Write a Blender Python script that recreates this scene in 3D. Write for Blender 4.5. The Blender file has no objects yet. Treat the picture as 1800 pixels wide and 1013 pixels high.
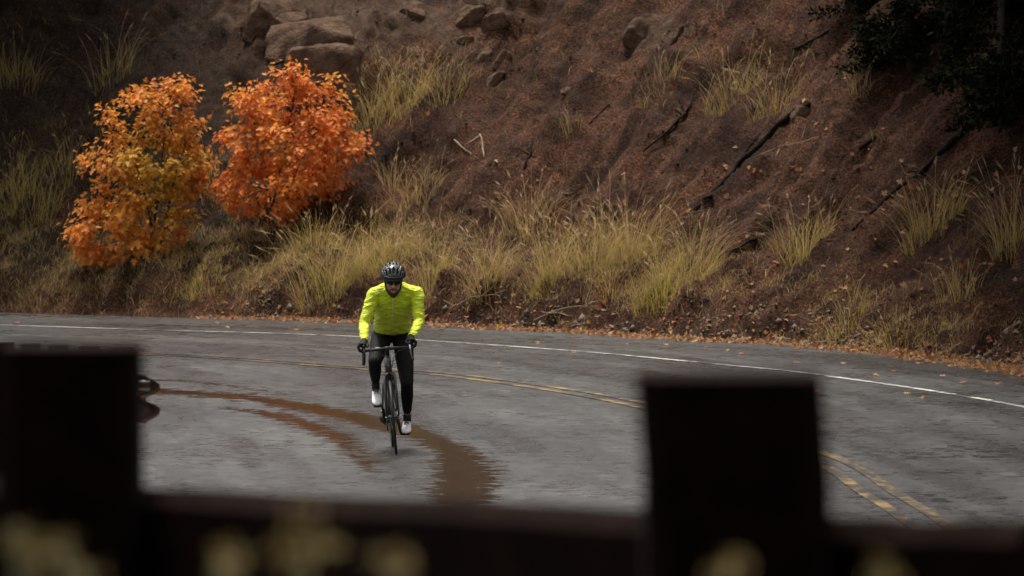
import bpy, math, random
import numpy as np
from mathutils import Vector, Matrix
from mathutils.bvhtree import BVHTree

# ------------------------------------------------------------------ camera, sky, sun, exposure
SC = bpy.context.scene
COL = SC.collection
rng = np.random.default_rng(11)
random.seed(5)
F, CAMH, Y0, ZC = 9400.0, 3.335, 150.0, 48.45      # focal length in photo pixels, camera height, horizon row, rider distance
cam_d = bpy.data.cameras.new('camera'); cam = bpy.data.objects.new('camera', cam_d); COL.objects.link(cam)
cam_d.sensor_width = 36.0; cam_d.lens = 36.0 * F / 1800.0
cam_d.clip_start = 0.1; cam_d.clip_end = 2000.0
cam.location = (0, 0, CAMH)
PITCH = math.atan((506.5 - Y0) / F)
cam.rotation_euler = (math.pi / 2 - PITCH, 0, 0)
cam_d.dof.use_dof = True; cam_d.dof.focus_distance = 53.0; cam_d.dof.aperture_fstop = 5.0
SC.camera = cam

SUN_EL, SUN_AZ = math.radians(74), math.radians(330)   # azimuth clockwise from +Y: bright cloud above the crest of the slope
world = bpy.data.worlds.new('World'); SC.world = world; world.use_nodes = True
wn, wl = world.node_tree.nodes, world.node_tree.links
wn.clear()
sky = wn.new('ShaderNodeTexSky'); sky.sky_type = 'NISHITA'; sky.sun_disc = False
sky.sun_elevation = SUN_EL; sky.sun_rotation = SUN_AZ; sky.dust_density = 4.0
hs = wn.new('ShaderNodeHueSaturation'); hs.inputs['Saturation'].default_value = 0.10
bg = wn.new('ShaderNodeBackground'); bg.inputs['Strength'].default_value = 0.065
wo = wn.new('ShaderNodeOutputWorld')
wl.new(sky.outputs[0], hs.inputs['Color']); wl.new(hs.outputs[0], bg.inputs['Color']); wl.new(bg.outputs[0], wo.inputs['Surface'])
sun_d = bpy.data.lights.new('sun', 'SUN'); sun_d.energy = 1.5; sun_d.angle = math.radians(12); sun_d.color = (1.0, 0.92, 0.80)
sun = bpy.data.objects.new('sun', sun_d); COL.objects.link(sun)
sdir = Vector((math.sin(SUN_AZ) * math.cos(SUN_EL), math.cos(SUN_AZ) * math.cos(SUN_EL), math.sin(SUN_EL)))
sun.rotation_euler = sdir.to_track_quat('Z', 'Y').to_euler(); sun.location = sdir * 60
vs = SC.view_settings
vs.view_transform = 'Standard'; vs.look = 'None'; vs.exposure = 1.65; vs.gamma = 1.0; vs.use_curve_mapping = False
SC.cycles.use_denoising = True
SC.cycles.max_bounces = 6

# ------------------------------------------------------------------ helpers
def ray(px, py):
    """photo pixel -> world direction from the camera (used at design time to look a place up on the real terrain)"""
    v = Vector(((px - 900) / F, 1.0, -(py - 506.5) / F))
    return (Matrix.Rotation(-PITCH, 3, 'X') @ v).normalized()
def gpt(px, py, z=0.0):
    d = ray(px, py); t = (z - CAMH) / d.z
    return np.array([d.x * t, d.y * t])
def project(P):
    P = np.asarray(P, float) - np.array([0, 0, CAMH]); c, s = math.cos(PITCH), math.sin(PITCH)
    y = P[..., 1] * c - P[..., 2] * s; z = P[..., 1] * s + P[..., 2] * c
    return 900 + F * P[..., 0] / y, 506.5 - F * z / y

def hash3(i, j, k, seed):
    n = (i * 374761393 + j * 668265263 + k * 2147483647 + seed * 1274126177) & 0xffffffff
    n = ((n ^ (n >> 13)) * 1274126177) & 0xffffffff
    n = ((n ^ (n >> 16)) * 2246822519) & 0xffffffff
    return ((n ^ (n >> 15)) & 0xffffff) / float(0xffffff)
def vnoise(P, freq=1.0, seed=0):
    P = np.asarray(P, float) * freq
    I = np.floor(P).astype(np.int64); f = P - I; f = f * f * (3 - 2 * f)
    x, y, z = I[..., 0], I[..., 1], I[..., 2]; r = 0
    for a in (0, 1):
        for b in (0, 1):
            for c in (0, 1):
                w = (f[..., 0] if a else 1 - f[..., 0]) * (f[..., 1] if b else 1 - f[..., 1]) * (f[..., 2] if c else 1 - f[..., 2])
                r = r + w * hash3(x + a, y + b, z + c, seed)
    return r * 2 - 1
def fbm(P, freq, octv=3, seed=0):
    r = 0; a = 1.0
    for o in range(octv):
        r = r + a * vnoise(P, freq * 2 ** o, seed + o * 7); a *= 0.5
    return r
def sstep(x, a, b):
    t = np.clip((x - a) / (b - a), 0, 1); return t * t * (3 - 2 * t)

def mesh(name, V, Fc, smooth=False):
    me = bpy.data.meshes.new(name)
    V = np.asarray(V, float).reshape(-1, 3)
    if isinstance(Fc, np.ndarray):
        k = Fc.shape[1]; n = len(Fc)
        me.vertices.add(len(V)); me.vertices.foreach_set('co', V.ravel())
        me.loops.add(n * k); me.loops.foreach_set('vertex_index', Fc.astype(np.int32).ravel())
        me.polygons.add(n); me.polygons.foreach_set('loop_start', np.arange(0, n * k, k, dtype=np.int32))
        me.update(calc_edges=True); me.validate()
    else:
        me.from_pydata([tuple(v) for v in V], [], [tuple(int(i) for i in f) for f in Fc]); me.update()
    if smooth:
        me.polygons.foreach_set('use_smooth', np.ones(len(me.polygons), bool)); me.update()
    return me
def color_attr(me, C, name='tint'):
    a = me.attributes.new(name, 'FLOAT_COLOR', 'POINT')
    C = np.asarray(C, np.float32)
    if C.shape[1] == 3: C = np.hstack([C, np.ones((len(C), 1), np.float32)])
    a.data.foreach_set('color', C.ravel())
def float_attr(me, A, name):
    a = me.attributes.new(name, 'FLOAT', 'POINT'); a.data.foreach_set('value', np.asarray(A, np.float32).ravel())
def obj(name, me, mat=None, parent=None, loc=None):
    o = bpy.data.objects.new(name, me); COL.objects.link(o)
    if mat is not None and me is not None and len(me.materials) == 0: me.materials.append(mat)
    if parent is not None: o.parent = parent
    if loc is not None: o.location = loc
    return o
def tag(o, label=None, cat=None, group=None, kind=None):
    if label: o['label'] = label
    if cat: o['category'] = cat
    if group: o['group'] = group
    if kind: o['kind'] = kind
    return o
def empty(name, loc=(0, 0, 0)):
    o = bpy.data.objects.new(name, None); COL.objects.link(o); o.location = loc; o.empty_display_size = 0.1
    return o

class MB:
    """collects primitives into one mesh"""
    def __init__(s): s.V = []; s.F = []
    def add(s, V, Fc):
        n = len(s.V); s.V += [tuple(v) for v in V]; s.F += [tuple(i + n for i in f) for f in Fc]; return s
    def tube(s, pts, rad, n=8, cap=True):
        pts = [Vector(p) for p in pts]; m = len(pts)
        rad = [rad] * m if not hasattr(rad, '__len__') else rad
        V = []; Fc = []; ref = None
        for i, p in enumerate(pts):
            t = (pts[min(i + 1, m - 1)] - pts[max(i - 1, 0)]).normalized()
            if ref is None: ref = Vector((0, 0, 1)) if abs(t.z) < 0.9 else Vector((1, 0, 0))
            a = (ref - t * ref.dot(t))
            a = a.normalized() if a.length > 1e-6 else t.orthogonal().normalized()
            b = t.cross(a); ref = a
            for k in range(n):
                w = 2 * math.pi * k / n; V.append(p + (a * math.cos(w) + b * math.sin(w)) * rad[i])
        for i in range(m - 1):
            for k in range(n):
                k2 = (k + 1) % n; Fc.append((i * n + k, i * n + k2, (i + 1) * n + k2, (i + 1) * n + k))
        if cap: Fc.append(tuple(range(n))[::-1]); Fc.append(tuple(range((m - 1) * n, m * n)))
        return s.add(V, Fc)
    def capsule(s, p0, p1, r0, r1, n=14):
        p0, p1 = Vector(p0), Vector(p1); t = (p1 - p0).normalized(); pts = []; rr = []
        for q in (-0.98, -0.75, -0.4, 0): pts.append(p0 + t * r0 * q); rr.append(r0 * math.sqrt(1 - q * q))
        for q in (0, 0.4, 0.75, 0.98): pts.append(p1 + t * r1 * q); rr.append(r1 * math.sqrt(1 - q * q))
        return s.tube(pts, rr, n)
    def ell(s, c, r, M=None, nu=16, nv=10):
        V = []; Fc = []; c = Vector(c); M = M or Matrix.Identity(3)
        for j in range(nv + 1):
            th = math.pi * (j + 0.001) / (nv + 0.002)
            for i in range(nu):
                ph = 2 * math.pi * i / nu
                V.append(c + M @ Vector((r[0] * math.sin(th) * math.cos(ph), r[1] * math.sin(th) * math.sin(ph), r[2] * math.cos(th))))
        for j in range(nv):
            for i in range(nu):
                i2 = (i + 1) % nu; Fc.append((j * nu + i, (j + 1) * nu + i, (j + 1) * nu + i2, j * nu + i2))
        Fc.append(tuple(range(nu))); Fc.append(tuple(range(nv * nu, nv * nu + nu))[::-1])
        return s.add(V, Fc)
    def loft(s, secs, n=24):
        """secs: (center, half-width, half-depth, depth axis); width axis is x"""
        V = []; Fc = []
        for c, a, b, ax in secs:
            c = Vector(c); ax = Vector(ax).normalized()
            for k in range(n):
                w = 2 * math.pi * k / n
                V.append(c + Vector((1, 0, 0)) * a * math.cos(w) + ax * b * math.sin(w))
        m = len(secs)
        for i in range(m - 1):
            for k in range(n):
                k2 = (k + 1) % n; Fc.append((i * n + k, i * n + k2, (i + 1) * n + k2, (i + 1) * n + k))
        Fc.append(tuple(range(n))[::-1]); Fc.append(tuple(range((m - 1) * n, m * n)))
        return s.add(V, Fc)
    def box(s, c, h, M=None, bev=0.0):
        M = M or Matrix.Identity(3); c = Vector(c); V = []
        for x in (-1, 1):
            for y in (-1, 1):
                for z in (-1, 1): V.append(c + M @ Vector((x * h[0], y * h[1], z * h[2])))
        return s.add(V, [(0, 1, 3, 2), (4, 6, 7, 5), (0, 4, 5, 1), (2, 3, 7, 6), (0, 2, 6, 4), (1, 5, 7, 3)])
    def torus(s, c, R, r, axis='X', n=48, m=10, sy=1.0):
        V = []; Fc = []
        for i in range(n):
            a = 2 * math.pi * i / n
            for j in range(m):
                b = 2 * math.pi * j / m; q = R + r * math.cos(b) * sy; x = r * math.sin(b)
                V.append((c[0] + x, c[1] + q * math.cos(a), c[2] + q * math.sin(a)))
        for i in range(n):
            for j in range(m):
                Fc.append((i * m + j, ((i + 1) % n) * m + j, ((i + 1) % n) * m + (j + 1) % m, i * m + (j + 1) % m))
        return s.add(V, Fc)
    def me(s, name, smooth=True): return mesh(name, s.V, s.F, smooth)
    def build(s, name, mat, parent=None, smooth=True): return obj(name, s.me(name, smooth), mat, parent)
    def remesh(s, name, voxel, iters=4):
        o = bpy.data.objects.new('tmp', s.me('tmp')); COL.objects.link(o)
        md = o.modifiers.new('r', 'REMESH'); md.mode = 'VOXEL'; md.voxel_size = voxel; md.use_smooth_shade = True
        if iters:
            m2 = o.modifiers.new('s', 'SMOOTH'); m2.iterations = iters; m2.factor = 0.5
        dg = bpy.context.evaluated_depsgraph_get(); dg.update()
        me = bpy.data.meshes.new_from_object(o.evaluated_get(dg)); me.name = name
        bpy.data.objects.remove(o)
        me.polygons.foreach_set('use_smooth', np.ones(len(me.polygons), bool))
        return me

# ------------------------------------------------------------------ materials
def newmat(name):
    m = bpy.data.materials.new(name); m.use_nodes = True
    return m, m.node_tree.nodes, m.node_tree.links, m.node_tree.nodes['Principled BSDF']
def simple(name, col, rough=0.5, metal=0.0, spec=0.5, noise=0.0, scale=20.0, bump=0.0, coat=0.0, bdist=0.004):
    m, n, l, b = newmat(name)
    b.inputs['Roughness'].default_value = rough; b.inputs['Metallic'].default_value = metal
    b.inputs['Specular IOR Level'].default_value = spec; b.inputs['Coat Weight'].default_value = coat
    b.inputs['Base Color'].default_value = (*col, 1)
    if noise or bump:
        tc = n.new('ShaderNodeTexCoord'); nz = n.new('ShaderNodeTexNoise'); nz.inputs['Scale'].default_value = scale; nz.inputs['Detail'].default_value = 5
        l.new(tc.outputs['Object'], nz.inputs['Vector'])
        if noise:
            r = n.new('ShaderNodeValToRGB')
            r.color_ramp.elements[0].position = 0.3; r.color_ramp.elements[1].position = 0.7
            r.color_ramp.elements[0].color = (*[c * (1 - noise) for c in col], 1); r.color_ramp.elements[1].color = (*[min(1, c * (1 + noise)) for c in col], 1)
            l.new(nz.outputs['Fac'], r.inputs['Fac']); l.new(r.outputs['Color'], b.inputs['Base Color'])
        if bump:
            bp = n.new('ShaderNodeBump'); bp.inputs['Strength'].default_value = bump; bp.inputs['Distance'].default_value = bdist
            l.new(nz.outputs['Fac'], bp.inputs['Height']); l.new(bp.outputs['Normal'], b.inputs['Normal'])
    return m
def tinted(name, rough=0.6, trans=0.0, spec=0.3):
    m, n, l, b = newmat(name)
    at = n.new('ShaderNodeAttribute'); at.attribute_name = 'tint'
    l.new(at.outputs['Color'], b.inputs['Base Color']); b.inputs['Roughness'].default_value = rough
    b.inputs['Specular IOR Level'].default_value = spec
    if trans:
        t = n.new('ShaderNodeBsdfTranslucent'); mx = n.new('ShaderNodeMixShader'); mx.inputs['Fac'].default_value = trans
        l.new(at.outputs['Color'], t.inputs['Color']); l.new(b.outputs[0], mx.inputs[1]); l.new(t.outputs[0], mx.inputs[2])
        l.new(mx.outputs[0], n['Material Output'].inputs['Surface'])
    return m
def noise_node(n, l, vec, scale, detail=4, rough=0.55, dist=0.0):
    z = n.new('ShaderNodeTexNoise'); z.inputs['Scale'].default_value = scale; z.inputs['Detail'].default_value = detail
    z.inputs['Roughness'].default_value = rough; z.inputs['Distortion'].default_value = dist
    l.new(vec, z.inputs['Vector']); return z.outputs['Fac']
def ramp_node(n, l, fac, stops):
    r = n.new('ShaderNodeValToRGB'); e = r.color_ramp.elements
    while len(e) < len(stops): e.new(0.5)
    for i, (p, c) in enumerate(stops): e[i].position = p; e[i].color = (*c, 1) if len(c) == 3 else c
    l.new(fac, r.inputs['Fac']); return r.outputs['Color']
def mathn(n, l, op, a, b=None, clamp=False):
    m = n.new('ShaderNodeMath'); m.operation = op; m.use_clamp = clamp
    for i, v in enumerate((a, b)):
        if v is None: continue
        if isinstance(v, (int, float)): m.inputs[i].default_value = v
        else: l.new(v, m.inputs[i])
    return m.outputs[0]
def mixc(n, l, fac, a, b, mode='MIX'):
    m = n.new('ShaderNodeMix'); m.data_type = 'RGBA'; m.blend_type = mode
    for sck, v in ((m.inputs[0], fac), (m.inputs[6], a), (m.inputs[7], b)):
        if isinstance(v, (int, float)): sck.default_value = v
        elif isinstance(v, tuple): sck.default_value = (*v, 1)
        else: l.new(v, sck)
    return m.outputs[2]

def soil_material():
    m, n, l, b = newmat('wet_red_soil')
    tc = n.new('ShaderNodeTexCoord'); P = tc.outputs['Object']
    uv = n.new('ShaderNodeAttribute'); uv.attribute_name = 'sd'      # along the road, up the slope
    mp = n.new('ShaderNodeMapping'); mp.inputs['Scale'].default_value = (5.0, 0.9, 1.0); l.new(uv.outputs['Vector'], mp.inputs['Vector'])
    base = ramp_node(n, l, noise_node(n, l, P, 1.1, 6, 0.65), [(0.30, (0.018, 0.008, 0.0045)), (0.5, (0.064, 0.028, 0.0155)), (0.70, (0.114, 0.055, 0.031))])
    streak = ramp_node(n, l, noise_node(n, l, mp.outputs[0], 1.0, 6, 0.65, 0.6), [(0.36, (0.28, 0.26, 0.25)), (0.5, (0.95, 0.95, 0.95)), (0.68, (1.6, 1.5, 1.45))])
    c = mixc(n, l, 0.75, base, streak, 'MULTIPLY')
    grain = ramp_node(n, l, noise_node(n, l, P, 28, 6, 0.75), [(0.38, (0.12, 0.11, 0.10)), (0.5, (0.9, 0.9, 0.9)), (0.63, (2.9, 2.7, 2.4))])
    c = mixc(n, l, 0.85, c, grain, 'MULTIPLY')
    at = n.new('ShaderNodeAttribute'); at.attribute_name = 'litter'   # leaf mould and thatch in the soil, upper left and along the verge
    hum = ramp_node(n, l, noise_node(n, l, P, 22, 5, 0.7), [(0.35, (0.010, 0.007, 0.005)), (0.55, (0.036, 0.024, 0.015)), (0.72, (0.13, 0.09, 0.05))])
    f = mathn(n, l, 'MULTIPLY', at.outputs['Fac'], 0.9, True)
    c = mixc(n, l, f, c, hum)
    rk = n.new('ShaderNodeAttribute'); rk.attribute_name = 'rocky'     # bedrock showing through at the top of the cut
    rkf = n.new('ShaderNodeMapRange'); l.new(mathn(n, l, 'ADD', rk.outputs['Fac'], mathn(n, l, 'MULTIPLY', mathn(n, l, 'SUBTRACT', noise_node(n, l, P, 2.4, 5, 0.7), 0.5), 1.6)), rkf.inputs['Value']); rkf.inputs['From Min'].default_value = 0.4; rkf.inputs['From Max'].default_value = 0.62
    c = mixc(n, l, rkf.outputs[0], c, ramp_node(n, l, noise_node(n, l, P, 7, 6, 0.7), [(0.3, (0.035, 0.021, 0.014)), (0.55, (0.115, 0.070, 0.047)), (0.75, (0.17, 0.11, 0.075))]))
    l.new(c, b.inputs['Base Color'])
    b.inputs['Roughness'].default_value = 0.8; b.inputs['Specular IOR Level'].default_value = 0.12
    bp = n.new('ShaderNodeBump'); bp.inputs['Strength'].default_value = 1.0; bp.inputs['Distance'].default_value = 0.08
    l.new(mathn(n, l, 'ADD', noise_node(n, l, P, 26, 6, 0.75), mathn(n, l, 'MULTIPLY', noise_node(n, l, mp.outputs[0], 1.6, 5, 0.7), 0.8)), bp.inputs['Height'])
    l.new(bp.outputs[0], b.inputs['Normal'])
    return m
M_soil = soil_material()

def asphalt_material():
    m, n, l, b = newmat('wet_asphalt')
    tc = n.new('ShaderNodeTexCoord'); P = tc.outputs['Object']
    at = n.new('ShaderNodeAttribute'); at.attribute_name = 'rut'       # signed distance to the water-filled wheel ruts
    big = noise_node(n, l, P, 0.55, 5, 0.6); mid = noise_node(n, l, P, 4.6, 7, 0.72, 0.3); fine = noise_node(n, l, P, 90, 3, 0.7)
    col = ramp_node(n, l, mid, [(0.38, (0.013, 0.013, 0.013)), (0.5, (0.028, 0.0275, 0.027)), (0.62, (0.052, 0.050, 0.048))])
    col = mixc(n, l, 0.5, col, ramp_node(n, l, fine, [(0.3, (0.6, 0.6, 0.6)), (0.7, (1.5, 1.5, 1.5))]), 'MULTIPLY')
    col = mixc(n, l, 0.8, col, ramp_node(n, l, noise_node(n, l, P, 0.32, 4, 0.55), [(0.35, (0.55, 0.56, 0.58)), (0.6, (1.25, 1.24, 1.22))]), 'MULTIPLY')
    ln = n.new('ShaderNodeAttribute'); ln.attribute_name = 'lane'; lm = n.new('ShaderNodeMapping'); lm.inputs['Scale'].default_value = (0.10, 1.25, 1.0); l.new(ln.outputs['Vector'], lm.inputs['Vector'])
    band = noise_node(n, l, lm.outputs[0], 1.0, 5, 0.6, 0.4)
    col = mixc(n, l, 0.9, col, ramp_node(n, l, band, [(0.36, (0.5, 0.5, 0.52)), (0.5, (1.0, 1.0, 1.0)), (0.62, (1.5, 1.48, 1.42))]), 'MULTIPLY')
    # standing water: ruts, plus small scattered films in hollows
    r = mathn(n, l, 'ADD', at.outputs['Fac'], mathn(n, l, 'MULTIPLY', mathn(n, l, 'SUBTRACT', mid, 0.5), 0.85))
    rut = n.new('ShaderNodeMapRange'); rut.interpolation_type = 'SMOOTHSTEP'
    l.new(r, rut.inputs['Value']); rut.inputs['From Min'].default_value = 0.07; rut.inputs['From Max'].default_value = -0.11
    sp = n.new('ShaderNodeMapRange'); sp.interpolation_type = 'SMOOTHSTEP'
    l.new(mathn(n, l, 'ADD', mathn(n, l, 'MULTIPLY', noise_node(n, l, P, 5.5, 6, 0.7, 0.5), 0.65), mathn(n, l, 'MULTIPLY', big, 0.35)), sp.inputs['Value'])
    sp.inputs['From Min'].default_value = 0.53; sp.inputs['From Max'].default_value = 0.575
    water = mathn(n, l, 'MAXIMUM', rut.outputs[0], mathn(n, l, 'MULTIPLY', sp.outputs[0], 0.6), True)
    col = mixc(n, l, mathn(n, l, 'MULTIPLY', sp.outputs[0], 0.5), col, (0.018, 0.016, 0.015))
    col = mixc(n, l, mathn(n, l, 'MULTIPLY', rut.outputs[0], 0.82), col, (0.012, 0.0078, 0.0056))       # brown of the reflected slope put into the ruts' colour
    l.new(col, b.inputs['Base Color'])
    rr = n.new('ShaderNodeMapRange'); l.new(mathn(n, l, 'ADD', mathn(n, l, 'MULTIPLY', band, 0.7), mathn(n, l, 'MULTIPLY', mid, 0.3)), rr.inputs['Value']); rr.inputs['From Min'].default_value = 0.38; rr.inputs['From Max'].default_value = 0.60
    rr.inputs['To Min'].default_value = 0.24; rr.inputs['To Max'].default_value = 0.43
    mr = n.new('ShaderNodeMix'); mr.data_type = 'FLOAT'; l.new(water, mr.inputs[0]); l.new(rr.outputs[0], mr.inputs[2]); mr.inputs[3].default_value = 0.10
    l.new(mr.outputs[0], b.inputs['Roughness'])
    b.inputs['Specular IOR Level'].default_value = 0.37
    bp = n.new('ShaderNodeBump'); bp.inputs['Distance'].default_value = 0.012
    st = mathn(n, l, 'SUBTRACT', 1.0, mathn(n, l, 'MULTIPLY', water, 0.93))
    l.new(mathn(n, l, 'MULTIPLY', st, 0.8), bp.inputs['Strength'])
    l.new(mathn(n, l, 'ADD', fine, noise_node(n, l, P, 14, 4, 0.7)), bp.inputs['Height']); l.new(bp.outputs[0], b.inputs['Normal'])
    return m
M_road = asphalt_material()

def paint_material(name, col, wear):
    m, n, l, b = newmat(name)
    tc = n.new('ShaderNodeTexCoord'); P = tc.outputs['Object']
    f = n.new('ShaderNodeMapRange'); l.new(mathn(n, l, 'ADD', mathn(n, l, 'MULTIPLY', noise_node(n, l, P, 5, 6, 0.8), 0.6), mathn(n, l, 'MULTIPLY', noise_node(n, l, P, 0.9, 4), 0.4)), f.inputs['Value'])
    f.inputs['From Min'].default_value = wear; f.inputs['From Max'].default_value = wear + 0.12
    l.new(mixc(n, l, f.outputs[0], (0.022, 0.021, 0.020), col), b.inputs['Base Color'])
    b.inputs['Roughness'].default_value = 0.36; b.inputs['Specular IOR Level'].default_value = 0.3
    bp = n.new('ShaderNodeBump'); bp.inputs['Distance'].default_value = 0.01; bp.inputs['Strength'].default_value = 0.7
    l.new(noise_node(n, l, P, 60, 4, 0.7), bp.inputs['Height']); l.new(bp.outputs[0], b.inputs['Normal'])
    return m
M_white = paint_material('white_road_paint', (0.55, 0.54, 0.51), 0.43)
M_yellow = paint_material('yellow_road_paint', (0.36, 0.225, 0.070), 0.485)
M_grass = tinted('grass_blades', 0.6, 0.45)
M_leaf = tinted('maple_leaves', 0.5, 0.48)
M_ever = tinted('evergreen_foliage', 0.8, 0.05, 0.08)
M_bark = simple('maple_bark', (0.045, 0.032, 0.024), 0.8, noise=0.4, scale=30, bump=0.5)
M_root = simple('wet_root_bark', (0.014, 0.010, 0.008), 0.85, noise=0.7, scale=18, bump=1.0, bdist=0.03, spec=0.1)
M_dry = simple('dry_twig_bark', (0.22, 0.145, 0.09), 0.8, noise=0.4, scale=25, bump=0.5)
def rock_material():
    m, n, l, b = newmat('brown_rock'); tc = n.new('ShaderNodeTexCoord'); P = tc.outputs['Object']
    c = ramp_node(n, l, noise_node(n, l, P, 3.5, 7, 0.7), [(0.3, (0.052, 0.030, 0.020)), (0.5, (0.130, 0.078, 0.050)), (0.7, (0.21, 0.135, 0.092))])
    vo = n.new('ShaderNodeTexVoronoi'); vo.feature = 'DISTANCE_TO_EDGE'; vo.inputs['Scale'].default_value = 2.2
    ad = n.new('ShaderNodeMix'); ad.data_type = 'VECTOR'; ad.inputs[0].default_value = 0.25; nz = n.new('ShaderNodeTexNoise'); nz.inputs['Scale'].default_value = 3.0; l.new(P, nz.inputs['Vector']); l.new(P, ad.inputs[4]); l.new(nz.outputs['Color'], ad.inputs[5]); l.new(ad.outputs[1], vo.inputs['Vector'])
    cr = n.new('ShaderNodeMapRange'); l.new(vo.outputs['Distance'], cr.inputs['Value']); cr.inputs['From Max'].default_value = 0.035
    l.new(c, b.inputs['Base Color']); b.inputs['Roughness'].default_value = 0.85; b.inputs['Specular IOR Level'].default_value = 0.15
    bp = n.new('ShaderNodeBump'); bp.inputs['Strength'].default_value = 1.0; bp.inputs['Distance'].default_value = 0.12
    l.new(mathn(n, l, 'ADD', noise_node(n, l, P, 9, 6, 0.7), mathn(n, l, 'MULTIPLY', cr.outputs[0], 0.15)), bp.inputs['Height']); l.new(bp.outputs[0], b.inputs['Normal']); return m
M_rock = rock_material()
M_gravel = simple('verge_gravel', (0.11, 0.085, 0.062), 0.85, noise=0.5, scale=9)
M_timber = simple('creosoted_timber', (0.008, 0.0036, 0.0026), 0.9, noise=0.4, scale=14, bump=0.5, spec=0.04)
M_corten = simple('weathering_steel', (0.10, 0.055, 0.036), 0.9, noise=0.35, scale=12, bump=0.3, spec=0.08)
M_galv = simple('galvanised_bolt', (0.25, 0.23, 0.20), 0.5, metal=1.0)

# ------------------------------------------------------------------ road geometry (plan curves in metres; x right, y away, z up)
def catmull(pts, step):
    P = np.array(pts, float); P = np.vstack([2 * P[0] - P[1], P, 2 * P[-1] - P[-2]]); out = []
    for i in range(1, len(P) - 2):
        t = np.linspace(0, 1, 40, endpoint=False)[:, None]; a, b, c, d = P[i - 1], P[i], P[i + 1], P[i + 2]
        out.append(0.5 * ((2 * b) + (c - a) * t + (2 * a - 5 * b + 4 * c - d) * t ** 2 + (3 * b - a - 3 * c + d) * t ** 3))
    out = np.vstack(out + [P[-2][None]])
    L = np.concatenate([[0], np.cumsum(np.linalg.norm(np.diff(out, axis=0), axis=1))])
    s = np.arange(0, L[-1], step)
    Q = np.stack([np.interp(s, L, out[:, k]) for k in range(2)], 1)
    w = max(3, int(1.5 / step)) | 1; ker = np.hanning(w + 2)[1:-1]; ker /= ker.sum()
    pad = np.vstack([np.repeat(Q[:1], w // 2, 0), Q, np.repeat(Q[-1:], w // 2, 0)])
    Q2 = np.stack([np.convolve(pad[:, k], ker, 'valid') for k in range(2)], 1)
    Q2[:w] = Q[:w]; Q2[-w:] = Q[-w:]
    return Q2, s
G = lambda L: [gpt(x, y) for x, y in L]
edge_pts = [(-60, 88), (-36, 88), (-20, 85), (-12.2, 81.3)] + G([(0, 550), (300, 558), (640, 568), (1000, 585), (1200, 598), (1387, 607), (1575, 625), (1725, 645), (1800, 655)]) + [(7.0, 57.5), (8.0, 48), (9.2, 36), (12, 20), (17, 2), (25, -20)]
white_pts = [(-36, 84), (-20, 81), (-12, 77.3)] + G([(0, 572), (250, 580), (620, 592), (1000, 617), (1250, 640), (1450, 661), (1800, 716)]) + [(6.2, 48), (7.2, 36), (10, 20), (15, 2), (23, -20)]
yellow_pts = [(-36, 78), (-20, 75), (-10, 70)] + G([(256, 623), (427, 632), (640, 648), (820, 663), (1120, 711), (1430, 800), (1567, 880)]) + [(3.6, 36), (6.2, 20), (11, 2), (19, -20)]

def ramp(y):   # the road climbs towards the camera
    return 0.5 * sstep(y, 38.6, 33.0) + 1.2 * sstep(y, 35, 12)

E, Es = catmull(edge_pts, 0.1)
T = np.gradient(E, axis=0)
kk = np.hanning(61); kk /= kk.sum()
T = np.stack([np.convolve(np.pad(T[:, k], 30, mode='edge'), kk, 'valid') for k in range(2)], 1)
T /= np.linalg.norm(T, axis=1)[:, None]
N = np.stack([-T[:, 1], T[:, 0]], 1)                    # away from the road, up the hill
i0 = int(np.argmin(np.linalg.norm(E - gpt(0, 550), axis=1))); i1 = int(np.argmin(np.linalg.norm(E - gpt(1800, 655), axis=1)))
VA, VB = max(0, i0 - 60), min(len(E), i1 + 110)          # stretch that the photograph shows

def hill_z(si, d):
    """height of the cut slope over the verge; si index along the edge, d metres from the road edge"""
    w = sstep(si, i0 + 90, i0 + 165)                      # 0 on the left (wide shelf), 1 on the right
    sh = 0.95 + (1 - w) * 0.9
    bank_h = 0.52 * (1 - 0.35 * w)
    z = 0.05 * np.clip(d, 0, 0.4) + bank_h * sstep(d, 0.3, 0.95)
    z = z + 0.42 * np.clip(d - 0.75, 0, sh)
    z = z + 0.86 * np.clip(d - 0.75 - sh, 0, 11.0) + 0.40 * np.clip(d - 12.5 - sh, 0, 14) + 0.06 * np.clip(d - 26, 0, 100)
    return z
def hill_grid(ia, ib, step, dr, disp):
    si = np.arange(ia, ib, step); S, D = np.meshgrid(si, dr, indexing='ij')
    P = np.zeros(S.shape + (3,))
    P[..., :2] = E[S] + N[S] * D[..., None]
    P[..., 2] = hill_z(S.astype(float), D) - 0.04 * sstep(D, 0.1, -0.5) - 0.03
    if disp:
        k = sstep(D, 0.1, 0.9); k2 = sstep(D, -0.1, 0.3)
        sv = np.stack([S * 0.1, D, 0 * D], -1)
        g = sv * np.array([1.6, 0.33, 1]); g[..., 0] += 0.5 * vnoise(sv, 0.8, 3)
        rill = -np.abs(vnoise(g, 1.0, 21)) * 0.36 - np.abs(vnoise(g * 2.6, 1.0, 22)) * 0.22 - np.abs(vnoise(g * 6.0, 1.0, 23)) * 0.07 + 0.22
        lump = 0.10 * fbm(P, 0.55, 2, 1) + 0.045 * fbm(P, 2.2, 3, 5)
        clod = 0.055 * np.clip(fbm(P, 7.0, 2, 9), -0.6, 1.2) + 0.035 * np.clip(vnoise(P, 14.0, 13), 0, 1)
        upper = sstep(D, 3.4, 5.2) * sstep(S, i1 - 60, i1 - 140)
        crag = upper * (0.12 * np.abs(fbm(P * np.array([1, 1, 1.6]), 0.9, 3, 31)))
        dz = k * (rill + lump + crag) + k2 * clod
        nx = N[S] * (-0.55)
        P[..., 0] += nx[..., 0] * dz; P[..., 1] += nx[..., 1] * dz; P[..., 2] += 0.8 * dz
    return S, D, P
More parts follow.
